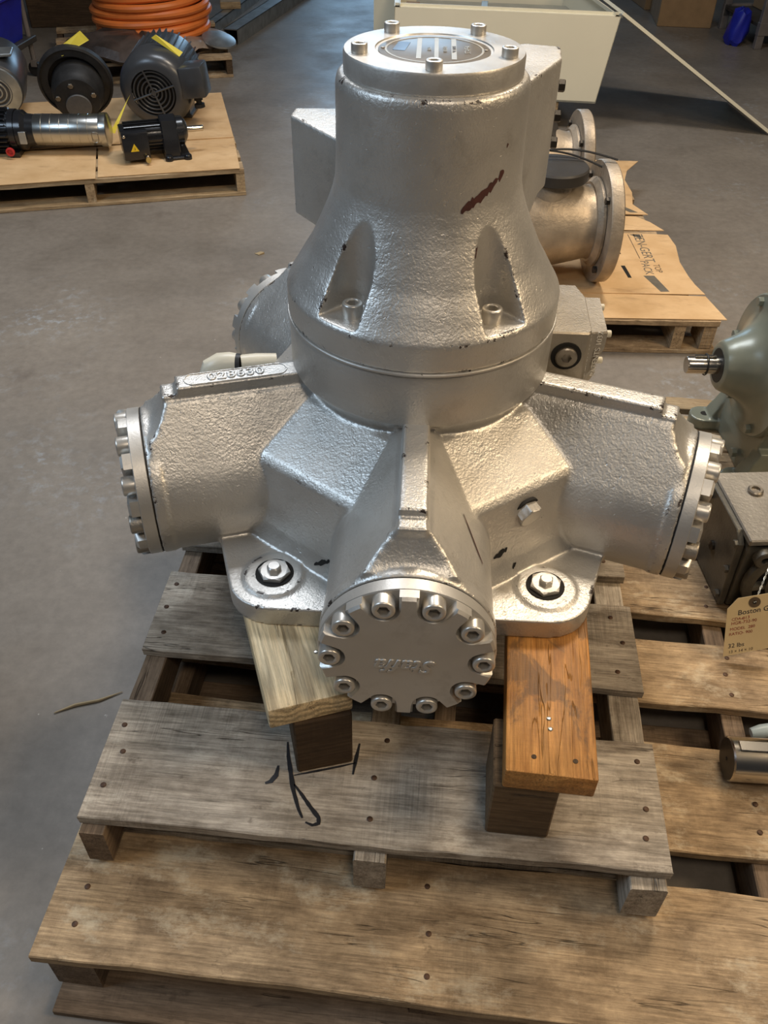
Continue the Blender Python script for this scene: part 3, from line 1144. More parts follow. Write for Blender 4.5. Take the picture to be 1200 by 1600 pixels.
# ------------------------------------------------------------------ rear right pallet with the pipe valves
BR = pallet('brown pallet covered by cardboard behind the silver motor, under the cast pipe valves', (.10, 2.765, 0), 0, 1.095, 1.57,
            [(0, .12, 'wood_tan', 0, 1.085), (.20, .32, 'wood_tan', 0, 1.02), (.42, .54, 'wood_tan', 0, 1.02), (.64, .76, 'wood_tan', 0, 1.02), (.86, .98, 'wood_tan', 0, 1.0), (1.10, 1.22, 'wood_tan', 0, 1.0), (1.45, 1.57, 'wood_tan', 0, 1.0)],
            [(0, .10, 'wood_tan'), (.75, .85, 'wood_tan', 0, .99), (1.47, 1.57, 'wood_tan', 0, .99)], .134, [(.0, .04, 'wood_tan'), (.50, .54, 'wood_tan'), (.93, .97, 'wood_tan')], None, nails=False)
obj('corner_block', chipped_board(.045, .12, .092), 'wood_tan', BR, T(1.035, .005, .019))


def sheet(pts, z, label, mat='cardboard', th=.003, holes=None, curl=.004, group=None, name='cardboard_sheet'):
    b2 = bmesh.new()
    cx = sum(p_[0] for p_ in pts) / len(pts)
    cy = sum(p_[1] for p_ in pts) / len(pts)
    loft(b2, [[(x - cx, y - cy, 0) for x, y in pts], [(x - cx, y - cy, th) for x, y in pts]])
    o_ = obj(name, b2, mat, None, T(cx, cy, z))
    tag(o_, label, 'cardboard', group)
    return o_


s1 = sheet([(.16, 2.762), (1.207, 2.772), (1.176, 2.945), (1.10, 2.948), (.16, 2.96)], .1355, 'narrow cardboard strip along the front edge of the pallet behind the motor')
s2 = sheet([(.2, 2.945), (1.08, 2.952), (1.176, 2.953), (1.158, 3.03), (1.150, 3.10), (1.146, 3.22), (1.166, 3.37), (1.158, 3.475), (1.10, 3.480), (.2, 3.505)], .139, 'large printed cardboard sheet beside the near pipe valve')
s3 = sheet([(.2, 3.52), (1.155, 3.525), (1.113, 3.61), (1.065, 3.665), (.2, 3.68)], .1355, 'plain cardboard strip just behind the printed cardboard sheet')
s4 = sheet([(.2, 3.69), (1.12, 3.68), (1.075, 3.79), (1.10, 3.93), (1.096, 4.08), (1.13, 4.20), (1.21, 4.33), (.95, 4.335), (.2, 4.34)], .139, 'rearmost cardboard sheet with a torn right edge on the valve pallet')
cx2, cy2 = s2.location.x, s2.location.y


def ink(parent, s, size, x, y, rz, mat, name='printed_lettering'):
    tm = text_mesh(s, size, .0001); tm.materials.append(M[mat])
    obj(name, tm, None, parent, T(x - parent.location.x, y - parent.location.y, .0033) @ RZ(rz))


ink(s2, 'ZEN-GERT', .056, 1.028, 3.345, -PI / 2, 'ink_grey')
ink(s2, 'PACK', .046, 1.003, 3.165, -PI / 2, 'ink_grey')
ink(s2, 'TOP', .036, 1.045, 3.16, -PI / 2, 'ink_brown')


def flat(parent, pts, mat, name, z=.0031, th=.0003):
    b2 = bmesh.new()
    loft(b2, [[(x - parent.location.x, y - parent.location.y, z) for x, y in pts], [(x - parent.location.x, y - parent.location.y, z + th) for x, y in pts]])
    return obj(name, b2, mat, parent)


flat(s2, [(.997, 3.47), (1.04, 3.475), (1.040, 3.425)], 'ink_grey', 'printed_triangle')
flat(s2, [(.988, 3.47), (.991, 3.47), (.995, 3.245), (.992, 3.245)], 'ink_brown', 'printed_line')
flat(s2, [(.976, 3.095), (1.018, 3.097), (1.047, 2.969), (1.014, 2.967)], 'ink_grey', 'tape_strip')
flat(s2, [(.905, 3.38), (.922, 3.38), (.926, 3.282), (.912, 3.282)], 'dark_gap', 'hand_hole')
flat(s2, [(.905, 3.178), (.921, 3.178), (.928, 3.076), (.914, 3.076)], 'dark_gap', 'hand_hole')
flat(s4, [(.99, 3.77), (1.025, 3.77), (1.08, 3.70), (1.045, 3.70)], 'ink_grey', 'tape_strip')


def valve(label, x, y, z, yaw, s):
    root = thing('pipe_valve', label, 'valve', (x, y, z), yaw)
    R0 = .185 * s
    rx = RY(PI / 2)
    bm = bmesh.new()
    lathe(bm, [(.095 * s, -.42 * s), (.125 * s, -.36 * s), (.140 * s, -.26 * s), (.132 * s, -.16 * s), (.118 * s, -.09 * s), (.110 * s, -.055 * s), (.122 * s, -.02 * s)], 40, T(0, 0, R0) @ rx)
    body = obj('body', bm, 'valve', root)
    bm = bmesh.new()
    lathe(bm, [(.120 * s, -.048 * s), (.135 * s, -.034 * s), (.135 * s, -.026 * s)], 40, T(0, 0, R0) @ rx)
    obj('raised_collar', bm, 'valve', root)
    bm = bmesh.new()
    lathe(bm, [(R0 - .003, -.024 * s), (R0, -.020 * s), (R0, .012 * s), (R0 - .004, .016 * s), (.11 * s, .016 * s), (.11 * s, -.02 * s)], 56, T(0, 0, R0) @ rx)
    fl = obj('flange', bm, 'valve', root)
    b0 = hex_bolt(.012 * s, .012 * s); b0.materials.append(M['bolt_dark'])
    for k in range(4):
        a = PI / 4 + k * PI / 2
        obj('bolt_head', b0, None, fl, T(-.024 * s, .155 * s * math.cos(a), R0 + .155 * s * math.sin(a)) @ RY(-PI / 2))
    # second flange hidden behind the motor
    bm = bmesh.new()
    lathe(bm, [(R0 - .003, -.45 * s), (R0, -.446 * s), (R0, -.418 * s), (R0 - .004, -.414 * s)], 48, T(0, 0, R0) @ rx)
    obj('flange', bm, 'valve', root)
    # neck rising from the body and its cap
    bm = bmesh.new()
    lathe(bm, [(.095 * s, .08 * s), (.085 * s, .13 * s), (.075 * s, .155 * s)], 32, T(-.20 * s, 0, R0))
    obj('neck', bm, 'valve', root)
    return root, R0


v1, r1 = valve('near cast stainless pipe valve with round dark cap, right behind the silver motor', .775, 3.085, .1425, R_(4), 1.155)
bm = bmesh.new()
lathe(bm, [(.110, .165), (.115, .170), (.115, .203), (.110, .209), (.07, .211)], 40, T(-.20, -.01, r1))
cap = obj('round_cap', bm, 'cap_black', v1, label='dull dark grey cap')
v2, r2 = valve('far cast stainless pipe valve partly hidden by the silver motor', .783, 3.68, .1425, R_(2), 1.13)
bm = bmesh.new()
lathe(bm, [(.10, -.012), (.105, -.008), (.105, .012), (.10, .016)], 36, T(-.175, 0, r2 + .19) @ RX(R_(22)) @ RY(R_(50)))
obj('wafer_disc', bm, 'cap_black', v2, label='dark disc leaning on the body')
# black cable tied through the near flange
bm = bmesh.new()
pts = []
for i in range(17):
    t = i / 16
    pts.append((.46 + .33 * t, 3.10 - .02 * t + .02 * math.sin(PI * t), .585 + .02 * math.sin(PI * t) - .005 * t))
tube(bm, pts, .0035, 6)
pts = [(x, y + .035 - .02 * i / 16, z - .055 * (i / 16) + .004) for i, (x, y, z) in enumerate(pts)]
tube(bm, pts, .0035, 6)
tag(obj('cable', bm, 'black_rubber'), 'thin black cable looped over the near pipe valve to its flange', 'cable')

# ------------------------------------------------------------------ rear left pallet
yl = R_(14.2)
LP = Matrix.Translation((-.702, 4.16, 0)) @ RZ(yl)
W2 = 1.38
pl0 = LP @ Vector((-W2, 0, 0))
BL = pallet('pale wooden pallet at back left carrying the electric motors', tuple(pl0), yl, W2, 1.20,
            [(0, .10, 'wood_light'), (.16, .26, 'wood_light'), (.36, .46, 'wood_light'), (.58, .68, 'wood_light'), (.80, .90, 'wood_light'), (1.08, 1.20, 'wood_light')],
            [(0, .10, 'wood_light'), (.55, .65, 'wood_light'), (1.1, 1.20, 'wood_light')], .128, [(0, .04, 'wood_light'), (.64, .68, 'wood_tan'), (W2 - .04, W2, 'wood_light')], None, nails=False)


def lp(x, y):      # pallet local (from its front right corner, x to the left negative)
    v_ = LP @ Vector((x, y, 0))
    return (v_.x, v_.y)


sheet([lp(-1.37, -.006), lp(-.685, -.006), lp(-.685, .42), lp(-1.37, .42)], .1300, 'front left cardboard sheet on the motor pallet, under the black pump')
sheet([lp(-.675, .008), lp(-.02, -.004), lp(-.004, .43), lp(-.675, .42)], .1300, 'front right cardboard sheet on the motor pallet, under the small gearmotor')
sheet([lp(-1.37, .43), lp(-.64, .43), lp(-.004, .425), lp(.005, 1.19), lp(-.70, 1.19), lp(-1.37, 1.19)], .1345, 'back cardboard sheet on the motor pallet, under the grey fan motor')

# grey fan-cooled motor
FM = thing('electric_motor', 'large dark grey electric motor with round slotted fan cover, back left pallet', 'motor', mtx=T(-1.205, 4.74, .1385) @ RZ(R_(-2)) @ Matrix.Diagonal((1.1, 1.1, 1.1, 1)))
RF = .168
ax = T(0, 0, RF) @ RX(PI / 2 + R_(6))      # z of the lathe points to the camera
bm = bmesh.new()
lathe(bm, [(RF, -.06), (RF, .02), (RF - .006, .045), (RF - .020, .066), (RF - .044, .078), (.103, .080), (.103, .070)], 56, ax, caps=False)
obj('fan_cover', bm, 'gunmetal', FM, angle=50)
bm = bmesh.new(); lathe(bm, [(.103, .060), (.103, .064)], 40, ax)
obj('fan_recess', bm, 'dark_gap', FM)
bm = bmesh.new()
for rr in (.020, .038, .056, .074, .092):
    tube(bm, [ax @ Vector((rr * math.cos(2 * PI * i / 36), rr * math.sin(2 * PI * i / 36), .073)) for i in range(36)], .0042, 6, closed=True)
for k in range(4):
    a = k * PI / 2 + .35
    tube(bm, [ax @ Vector((.012 * math.cos(a), .012 * math.sin(a), .074)), ax @ Vector((.106 * math.cos(a), .106 * math.sin(a), .076))], .0048, 6)
lathe(bm, [(.012, .070), (.012, .079)], 12, ax)
obj('fan_grille', bm, 'gunmetal', FM)
bm = bmesh.new(); lathe(bm, [(.142, -.28), (.146, -.26), (.146, -.05)], 48, ax)
obj('motor_body', bm, 'gunmetal', FM)
fin = bmesh.new(); box(fin, .140, .168, -.0028, .0028, -.25, -.065)
fin = finish(fin); fin.materials.append(M['gunmetal'])
for k in range(34):
    a = 2 * PI * k / 34
    if abs(((a - R_(-95) + PI) % (2 * PI)) - PI) > .25:
        obj('cooling_fin', fin, None, FM, ax @ RZ(a))
bm = bmesh.new(); box(bm, .145, .255, -.10, .03, .10, .235, bev=.010, seg=2)
tbx = obj('terminal_box', bm, 'gunmetal', FM, T(0, .02, .02) @ RY(R_(-6)))
bm = bmesh.new(); lathe(bm, [(.020, 0), (.020, .02), (.013, .022), (.013, .034), (.024, .036), (.024, .052)], 16, T(.20, -.04, .10) @ RX(PI))
obj('cable_gland', bm, 'black_matte', tbx)
bm = bmesh.new(); box(bm, -.12, .12, -.02, .12, 0, .018, bev=.004)
box(bm, -.11, -.08, -.01, .1, .015, .07); box(bm, .08, .11, -.01, .1, .015, .07)
obj('mounting_foot', bm, 'gunmetal', FM, T(0, .12, 0))

# black flanged adapter
AD = thing('flange_adapter', 'black round flanged gear adapter with grey end disc, left of the grey fan motor', 'gear adapter', mtx=T(-1.605, 4.66, .1385) @ RZ(R_(10)) @ Matrix.Diagonal((1.04, 1.04, 1.04, 1)))
ax = T(0, 0, .178) @ RX(PI / 2 + R_(14)) @ T(0, 0, 0)
bm = bmesh.new()
lathe(bm, [(.168, -.09), (.176, -.085), (.176, -.055), (.166, -.050), (.164, -.06), (.128, -.06), (.128, -.10)], 56, ax)
obj('flange_ring', bm, 'black_matte', AD)
bm = bmesh.new()
lathe(bm, [(.124, -.10), (.122, .0), (.112, .03), (.105, .05), (.105, .065), (.06, .07)], 48, ax @ T(.008, -.02, 0))
obj('housing', bm, 'black_matte', AD)
bm = bmesh.new()
lathe(bm, [(.060, .066), (.060, .078), (.058, .080)], 40, ax @ T(.012, -.045, 0))
obj('end_disc', bm, 'disc_grey', AD, label='flat grey end disc')
b0 = hex_bolt(.013, .010); b0.materials.append(M['steel_rough'])
for a in (28, 100, 160):
    obj('bolt_head', b0, None, AD, ax @ T(.010 + .092 * math.cos(R_(a)), -.035 + .092 * math.sin(R_(a)), .066))

# silver and grey motor cut by the frame edge
SM = thing('electric_motor', 'grey and silver electric motor cut off by the left edge of the photo', 'motor', mtx=T(-2.07, 4.83, .1385) @ RZ(R_(14)) @ Matrix.Diagonal((1.1, 1.1, 1.1, 1)))
ax = T(0, 0, .13) @ RX(PI / 2 + R_(10))
bm = bmesh.new(); lathe(bm, [(.105, -.28), (.128, -.24), (.130, -.02), (.120, .04), (.09, .06)], 44, ax)
obj('motor_body', bm, 'gunmetal', SM)
bm = bmesh.new(); lathe(bm, [(.108, .035), (.112, .045), (.112, .060), (.070, .066), (.070, .05)], 44, ax, caps=False)
obj('end_ring', bm, 'galv', SM)
bm = bmesh.new()
for rr in (.025, .045, .064):
    tube(bm, [ax @ Vector((rr * math.cos(2 * PI * i / 28), rr * math.sin(2 * PI * i / 28), .062)) for i in range(28)], .005, 6, closed=True)
obj('grille', bm, 'galv', SM)
bm = bmesh.new(); box(bm, -.02, .10, -.03, .10, .262, .275, bev=.003)
obj('terminal_lid', bm, 'galv', SM)

# black multistage pump with a stainless body, lying down
PU = thing('pump', 'black pump with shiny stainless cylinder lying at the left on the motor pallet', 'pump', mtx=T(-1.715, 4.315, .1345) @ RZ(R_(4)) @ Matrix.Diagonal((1.14, 1.14, 1.14, 1)))
ax = T(0, 0, .089) @ RY(PI / 2)
bm = bmesh.new(); lathe(bm, [(.060, .0), (.062, .004), (.062, .275), (.058, .285)], 44, ax)
st_ = obj('stainless_casing', bm, 'stainless', PU)
for k in range(6):
    bm = bmesh.new(); lathe(bm, [(.0625, 0), (.0632, .001), (.0625, .002)], 44, ax @ T(0, 0, .035 + .038 * k))
    obj('weld_seam', bm, 'stainless', st_)
bm = bmesh.new(); lathe(bm, [(.066, .272), (.067, .276), (.067, .300), (.060, .304)], 44, ax)
obj('end_band', bm, 'stainless', PU)
bm = bmesh.new()
tube(bm, [(.255 + .013 * math.cos(2 * PI * i / 24), -.0615, .066 + (.022 if math.sin(2 * PI * i / 24) > 0 else 0) + .010 * math.sin(2 * PI * i / 24)) for i in range(24)], .0018, 6, closed=True)
obj('oval_emblem', bm, 'steel_rough', PU)
bm = bmesh.new(); lathe(bm, [(.070, -.075), (.078, -.07), (.078, -.045), (.064, -.03), (.060, .004)], 40, ax)
obj('coupling', bm, 'black_paint', PU)
bm = bmesh.new(); lathe(bm, [(.062, -.40), (.072, -.39), (.072, -.10), (.082, -.095), (.082, -.072)], 40, ax)
pm = obj('motor_body', bm, 'black_paint', PU)
fin = bmesh.new(); box(fin, -.0022, .0022, .068, .088, -.38, -.105)
fin = finish(fin); fin.materials.append(M['black_paint'])
for k in range(24):
    obj('cooling_fin', fin, None, PU, ax @ RZ(k * PI / 12))
bm = bmesh.new(); lathe(bm, [(.016, 0), (.018, .004), (.018, .010), (.012, .012), (.010, .004)], 20, T(-.098, -.088, .030) @ RX(PI / 2))
obj('red_ring', bm, 'red', PU, label='red plastic drain ring')
bm = bmesh.new(); box(bm, -.055, -.025, -.079, -.070, .055, .105, bev=.002)
obj('label_plate', bm, 'galv', PU)
bm = bmesh.new(); box(bm, -.11, -.07, -.075, .075, -.001, .02)
obj('foot', bm, 'black_paint', PU)

# small black gearmotor
GM = thing('gearmotor', 'small black gearmotor with bright shaft and yellow warning triangle on the motor pallet', 'motor', mtx=T(-1.175, 4.29, .1335) @ RZ(R_(20)) @ Matrix.Diagonal((1.12, 1.12, 1.12, 1)))
ax = T(0, 0, .085) @ RY(PI / 2)
bm = bmesh.new(); lathe(bm, [(.052, -.115), (.055, -.11), (.055, .07)], 32, ax)
gmb = obj('motor_body', bm, 'black_paint', GM)
fin = bmesh.new(); box(fin, -.0018, .0018, .050, .062, -.095, .06)
fin = finish(fin); fin.materials.append(M['black_paint'])
for k in range(20):
    obj('cooling_fin', fin, None, GM, ax @ RZ(k * PI / 10))
bm = bmesh.new(); box(bm, -.115, -.005, -.095, -.045, .018, .130, bev=.006, seg=2)
jb = obj('junction_box', bm, 'black_paint', GM)
bm = bmesh.new(); loft(bm, [[(-.085, -.0955, .055), (-.050, -.0955, .055), (-.0675, -.0955, .087)], [(-.085, -.0962, .055), (-.050, -.0962, .055), (-.0675, -.0962, .087)]])
ws = obj('warning_triangle', bm, 'yellow_sign', jb, label='yellow triangle warning sticker')
bm = bmesh.new(); loft(bm, [[(-.0690, -.0963, .060), (-.0655, -.0963, .062), (-.066, -.0963, .068), (-.0685, -.0963, .074), (-.0675, -.0963, .066)], [(-.0690, -.0966, .060), (-.0655, -.0966, .062), (-.066, -.0966, .068), (-.0685, -.0966, .074), (-.0675, -.0966, .066)]])
obj('bolt_symbol', bm, 'ink_black', ws)
for x, z in ((-.105, .118), (-.02, .028)):
    bm = bmesh.new(); lathe(bm, [(.006, 0), (.006, .003), (.003, .005)], 14, T(x, -.0952, z) @ RX(PI / 2)); obj('screw', bm, 'steel', jb)
bm = bmesh.new(); lathe(bm, [(.008, 0), (.008, .02), (.011, .02), (.011, .028)], 14, T(-.02, -.09, .012) @ RX(R_(70)))
obj('cable_gland', bm, 'brass', GM)
bm = bmesh.new(); prism(bm, [(-.075, 0), (.075, 0), (.075, .02), (.060, .10), (.045, .15), (.0, .165), (-.045, .15), (-.060, .10), (-.075, .02)], .055, .125, Matrix(((0, 0, 1, 0), (1, 0, 0, 0), (0, 1, 0, 0), (0, 0, 0, 1))), .005)
obj('gear_case', bm, 'black_paint', GM)
bm = bmesh.new(); lathe(bm, [(.058, .12), (.058, .150), (.045, .162), (.03, .17)], 32, ax @ T(-.010, 0, 0))
obj('output_boss', bm, 'black_paint', GM)
bm = bmesh.new(); lathe(bm, [(.0125, .165), (.0125, .238), (.011, .241)], 20, ax @ T(-.010, 0, 0))
obj('shaft', bm, 'steel', GM)
for x in (.07, .15):
    for y in (-.085, .085):
        bm = bmesh.new(); lathe(bm, [(.017, 0), (.017, .014), (.013, .02)], 16, T(x, y, 0)); obj('foot_pad', bm, 'black_paint', GM)
bm = bmesh.new(); box(bm, .055, .165, -.09, .09, 0, .012, bev=.003); obj('base', bm, 'black_paint', GM)


def card(label, pts, mat='yellow', th=.0012, name='tag', hole=True):
    """a flat tag given by 4 corners in space"""
    P_ = [Vector(p_) for p_ in pts]
    n_ = (P_[1] - P_[0]).cross(P_[3] - P_[0]).normalized()
    b2 = bmesh.new()
    c0 = sum(P_, Vector()) / len(P_)
    loft(b2, [[p_ - c0 for p_ in P_], [p_ - c0 + n_ * th for p_ in P_]])
    o_ = obj(name, b2, mat, None, T(*c0))
    tag(o_, label, 'tag')
    return o_


card('yellow paper tag standing up on top of the black flanged adapter', [(-1.671, 4.69, .496), (-1.643, 4.68, .470), (-1.506, 4.72, .536), (-1.542, 4.72, .577)])
card('narrow yellow tag lying over the top of the grey fan motor', [(-1.204, 4.75, .545), (-1.180, 4.75, .560), (-1.060, 4.77, .478), (-1.076, 4.75, .462)])
card('yellow tag leaning between the black adapter and the grey fan motor', [(-1.390, 4.42, .200), (-1.370, 4.42, .190), (-1.305, 4.50, .320), (-1.290, 4.52, .345)])

# ------------------------------------------------------------------ orange hose coil on its own pallet, far left
HP = pallet('dusty brown pallet far left carrying the orange hose coil', (-2.105, 5.83, 0), R_(16), 1.10, 1.0,
            [(0, .10, 'wood_tan'), (.2, .30, 'wood_tan'), (.4, .5, 'wood_tan'), (.6, .7, 'wood_tan'), (.9, 1.0, 'wood_tan')],
            [(0, .10, 'wood_tan'), (.9, 1.0, 'wood_tan')], .125, [(0, .04, 'wood_dark'), (.50, .54, 'wood_dark'), (1.06, 1.1, 'wood_dark')], None, nails=False)
hc = thing('hose_coil', 'thick coil of orange hose standing on the far left pallet', 'hose', (-1.62, 6.50, .130))
pts = []
turns = 9
for i in range(turns * 40):
    a = 2 * PI * i / 40
    rr = .340 + .028 * math.sin(i * .013) + .012 * math.sin(a * 2.3 + i * .01)
    pts.append((rr * math.cos(a), rr * .92 * math.sin(a), .035 + .046 * (i / 40) + .010 * math.sin(a + 1)))
bm = bmesh.new(); tube(bm, pts, .0245, 10)
obj('hose', bm, 'orange', hc)
pts = [(-.36 * math.cos(t) , -.30 * math.sin(t), .20 - .11 * t) for t in [i * .08 for i in range(14)]]
bm = bmesh.new(); tube(bm, pts, .022, 10); obj('loose_hose_end', bm, 'orange', hc)
bm = bmesh.new(); lathe(bm, [(.27, 0), (.27, .42)], 32); obj('reel_core', bm, 'dark_film', hc)
bm = bmesh.new()
rings = []
for rr, z in ((.36, .0), (.41, .012), (.40, .035), (.36, .055), (.31, .06)):
    rings.append([(rr * (1 + .08 * math.sin(5 * a + z * 30) + .04 * math.sin(11 * a)) * math.cos(a), rr * (1 + .07 * math.sin(4 * a + 1)) * math.sin(a), z + .018 * math.sin(7 * a)) for a in [2 * PI * i / 64 for i in range(64)]])
loft(bm, rings)
tag(obj('plastic_wrap', bm, 'film', None, T(-1.56, 6.37, .138)), 'crumpled dusty plastic film around the bottom of the orange hose coil', 'plastic film')
bm = bmesh.new()
rings = []
for rr, z in ((.20, .0), (.25, .03), (.22, .08), (.12, .12)):
    rings.append([(rr * 1.35 * (1 + .1 * math.sin(4 * a + z * 20)) * math.cos(a), rr * (1 + .08 * math.sin(5 * a + 1)) * math.sin(a), z + .014 * math.sin(6 * a)) for a in [2 * PI * i / 48 for i in range(48)]])
loft(bm, rings)
tag(obj('plastic_bag', bm, 'dark_film', None, T(-1.74, 6.05, .142)), 'dark crumpled plastic bag on the pallet in front of the orange hose coil', 'plastic bag')
bm = bmesh.new(); lathe(bm, [(.10, 0), (.11, .006), (.11, .018), (.04, .03)], 36)
tag(obj('reel_flange', bm, 'galv', None, T(-1.15, 6.28, .175) @ RX(R_(10)) @ RY(R_(12))), 'round pale metal disc at the right edge of the orange hose pallet', 'disc')
# galvanised channels running back
def channel(label, p0, p1, w_, h_, th=.006):
    p0, p1 = Vector(p0), Vector(p1)
    d = p1 - p0
    root = bmesh.new()
    box(root, 0, d.length, -w_ / 2, w_ / 2, h_ - th, h_)
    box(root, 0, d.length, -w_ / 2, -w_ / 2 + th, 0, h_)
    box(root, 0, d.length, w_ / 2 - th, w_ / 2, 0, h_)
    o_ = obj('steel_channel', root, 'galv', None, T(*p0) @ RZ(math.atan2(d.y, d.x)))
    tag(o_, label, 'steel channel')


channel('galvanised steel channel on the floor right behind the orange hose coil', (-1.18, 6.95, .0), (-.62, 9.4, .0), .11, .10)
channel('second galvanised channel left of the first, behind the orange hose coil', (-1.40, 7.15, .0), (-1.05, 9.3, .0), .08, .07)
bm = bmesh.new(); box(bm, 0, .16, 0, .10, 0, .05, bev=.004)
tag(obj('wood_block', bm, 'wood_light', None, T(-1.37, 7.7, .071) @ RZ(R_(10))), 'small pale wood block lying on the second galvanised channel', 'block')

# ------------------------------------------------------------------ shelf cart with the blue bin, top left
CT = thing('shelf_cart', 'dark steel shelf cart at the top left corner', 'cart', (-3.583, 5.63, 0), R_(-6))
bm = bmesh.new(); box(bm, 0, 1.25, 0, .6, .20, .235, bev=.004); obj('shelf', bm, 'rack', CT)
bm = bmesh.new(); box(bm, 0, 1.25, 0, .6, .85, .885, bev=.004); obj('shelf', bm, 'rack', CT)
for x in (.02, 1.215):
    for y in (.02, .565):
        bm = bmesh.new(); tube(bm, [(x, y, .09), (x, y, 1.25)], .016, 10); obj('post', bm, 'rack_light', CT)
        bm = bmesh.new(); lathe(bm, [(.040, -.014), (.045, -.010), (.045, .010), (.040, .014)], 20, T(x, y, .046) @ RX(PI / 2)); obj('caster', bm, 'black_rubber', CT)
        bm = bmesh.new(); box(bm, x - .018, x + .018, y - .022, y + .022, .06, .10); obj('caster_fork', bm, 'rack_light', CT)
BB = thing('storage_bin', 'blue plastic bin on the lower shelf of the dark cart', 'bin', mtx=T(-3.13, 5.66, .2365) @ RZ(R_(-6)))
bm = bmesh.new()
loft(bm, [[(.02, .02, 0), (.76, .02, 0), (.76, .42, 0), (.02, .42, 0)], [(0, 0, .26), (.80, 0, .26), (.80, .46, .26), (0, .46, .26)], [(.01, .01, .26), (.79, .01, .26), (.79, .45, .26), (.01, .45, .26)], [(.03, .03, .01), (.75, .03, .01), (.75, .41, .01), (.03, .41, .01)]])
obj('body', bm, 'blue', BB)
bm = bmesh.new(); box(bm, -.012, .812, -.012, .472, .245, .262, bev=.003)
obj('rim', bm, 'blue', BB)
bm = bmesh.new()
rings = []
for rr, z in ((.17, 0), (.22, .05), (.20, .11), (.10, .15)):
    rings.append([(rr * 1.4 * (1 + .12 * math.sin(3 * a + z * 25)) * math.cos(a), rr * .8 * (1 + .1 * math.sin(5 * a)) * math.sin(a), z + .012 * math.sin(7 * a)) for a in [2 * PI * i / 40 for i in range(40)]])
loft(bm, rings)
tag(obj('plastic_bag', bm, 'white_bag', None, T(-2.72, 5.78, .505) @ RZ(R_(-6))), 'crumpled white plastic bag lying on the blue bin', 'plastic bag')
bm = bmesh.new(); box(bm, 0, 1.0, 0, .7, 0, .45, bev=.006)
tag(obj('crate', bm, 'wood_dark', None, T(-2.75, 7.3, 0) @ RZ(R_(12))), 'dim brown crate on the floor behind the cart at the top left', 'crate')

# ------------------------------------------------------------------ open cream control cabinet on wood feet
CB = thing('control_cabinet', 'open cream steel control cabinet lying on its back behind the motor', 'cabinet', mtx=T(0.0, 5.315, .152) @ RZ(R_(-5.7)))
Wc, Dc, Hc = 1.18, .95, .435
lean = .045
sk = Matrix(((1, 0, 0, 0), (0, 1, 0, 0), (0, 0, 1, 0), (0, 0, 0, 1)))
def cbx(x0, x1, y0, y1, z0, z1, bev=.003):
    b2 = bmesh.new(); box(b2, x0, x1, y0, y1, z0, z1, bev=bev); return b2


def side_quad(pts_b, pts_t, th):
    """leaning cabinet wall: bottom edge pts_b, top edge pts_t, thickness vector th"""
    b2 = bmesh.new()
    A = [Vector(p_) for p_ in (*pts_b, pts_t[1], pts_t[0])]
    loft(b2, [A, [p_ + Vector(th) for p_ in A]])
    return b2


bx = -.24
obj('front_wall', side_quad([(0, 0, 0), (Wc - .03, 0, 0)], [(0, 0, Hc), (Wc + .03, 0, Hc)], (0, .004, 0)), 'cream', CB)
obj('side_wall', side_quad([(Wc - .03, .0, 0), (Wc - .03 + bx * Dc, Dc, 0)], [(Wc + .03, .0, Hc), (Wc + .03 + bx * Dc, Dc, Hc)], (-.004, 0, 0)), 'cream', CB)
obj('side_wall', side_quad([(0, 0, 0), (-.10 * Dc, Dc, 0)], [(0, 0, Hc), (-.10 * Dc, Dc, Hc)], (.004, 0, 0)), 'cream', CB)
obj('back_wall', side_quad([(bx * Dc, Dc, 0), (Wc - .03 + bx * Dc, Dc, 0)], [(bx * Dc, Dc, Hc), (Wc + .03 + bx * Dc, Dc, Hc)], (0, -.004, 0)), 'cream', CB)
bm = bmesh.new(); loft(bm, [[(0, 0, 0), (Wc - .03, 0, 0), (Wc - .03 + bx * Dc, Dc, 0), (bx * Dc, Dc, 0)], [(0, 0, .01), (Wc - .03, 0, .01), (Wc - .03 + bx * Dc, Dc, .01), (bx * Dc, Dc, .01)]])
obj('floor_panel', bm, 'cream_in', CB)
rim = bmesh.new()
for p0, p1, dn in (((0, 0), (Wc + .03, 0), (0, 1)), ((Wc + .03, 0), (Wc + .03 + bx * Dc, Dc), (-1, 0)), ((0, 0), (-.10 * Dc, Dc), (1, 0)), ((-.10 * Dc, Dc), (Wc + .03 + bx * Dc, Dc), (0, -1))):
    w_ = .028
    A = [Vector((*p0, Hc)), Vector((*p1, Hc)), Vector((p1[0] + dn[0] * w_, p1[1] + dn[1] * w_, Hc)), Vector((p0[0] + dn[0] * w_, p0[1] + dn[1] * w_, Hc))]
    loft(rim, [A, [p_ + Vector((0, 0, .004)) for p_ in A]])
    B = [p_ + Vector((0, 0, .012)) for p_ in A]
    q = [A[3], A[2], A[2] + Vector((dn[0] * .004, dn[1] * .004, 0)), A[3] + Vector((dn[0] * .004, dn[1] * .004, 0))]
    loft(rim, [q, [p_ + Vector((0, 0, .018)) for p_ in q]])
obj('rim', rim, 'cream', CB)
obj('mounting_panel', cbx(.05, Wc - .12, .06, Dc - .06, .30, .306), 'cream_in', CB)
for x0, x1, y0, y1, mt in ((.02, .10, .05, .5, 'carton'), (.14, .40, .05, .30, 'cream'), (.46, .50, .05, .6, 'dial'), (.55, .70, .06, .25, 'white_bag'), (.74, .80, .05, .30, 'white_fit'), (.84, .90, .07, .40, 'disc_grey')):
    obj('component', cbx(x0, x1, y0, y1, .306, .37), mt, CB)
bm = bmesh.new(); tube(bm, [(.42, .06, .37), (.425, .2, .39), (.44, .4, .35)], .008, 8); obj('red_wire', bm, 'red', CB)
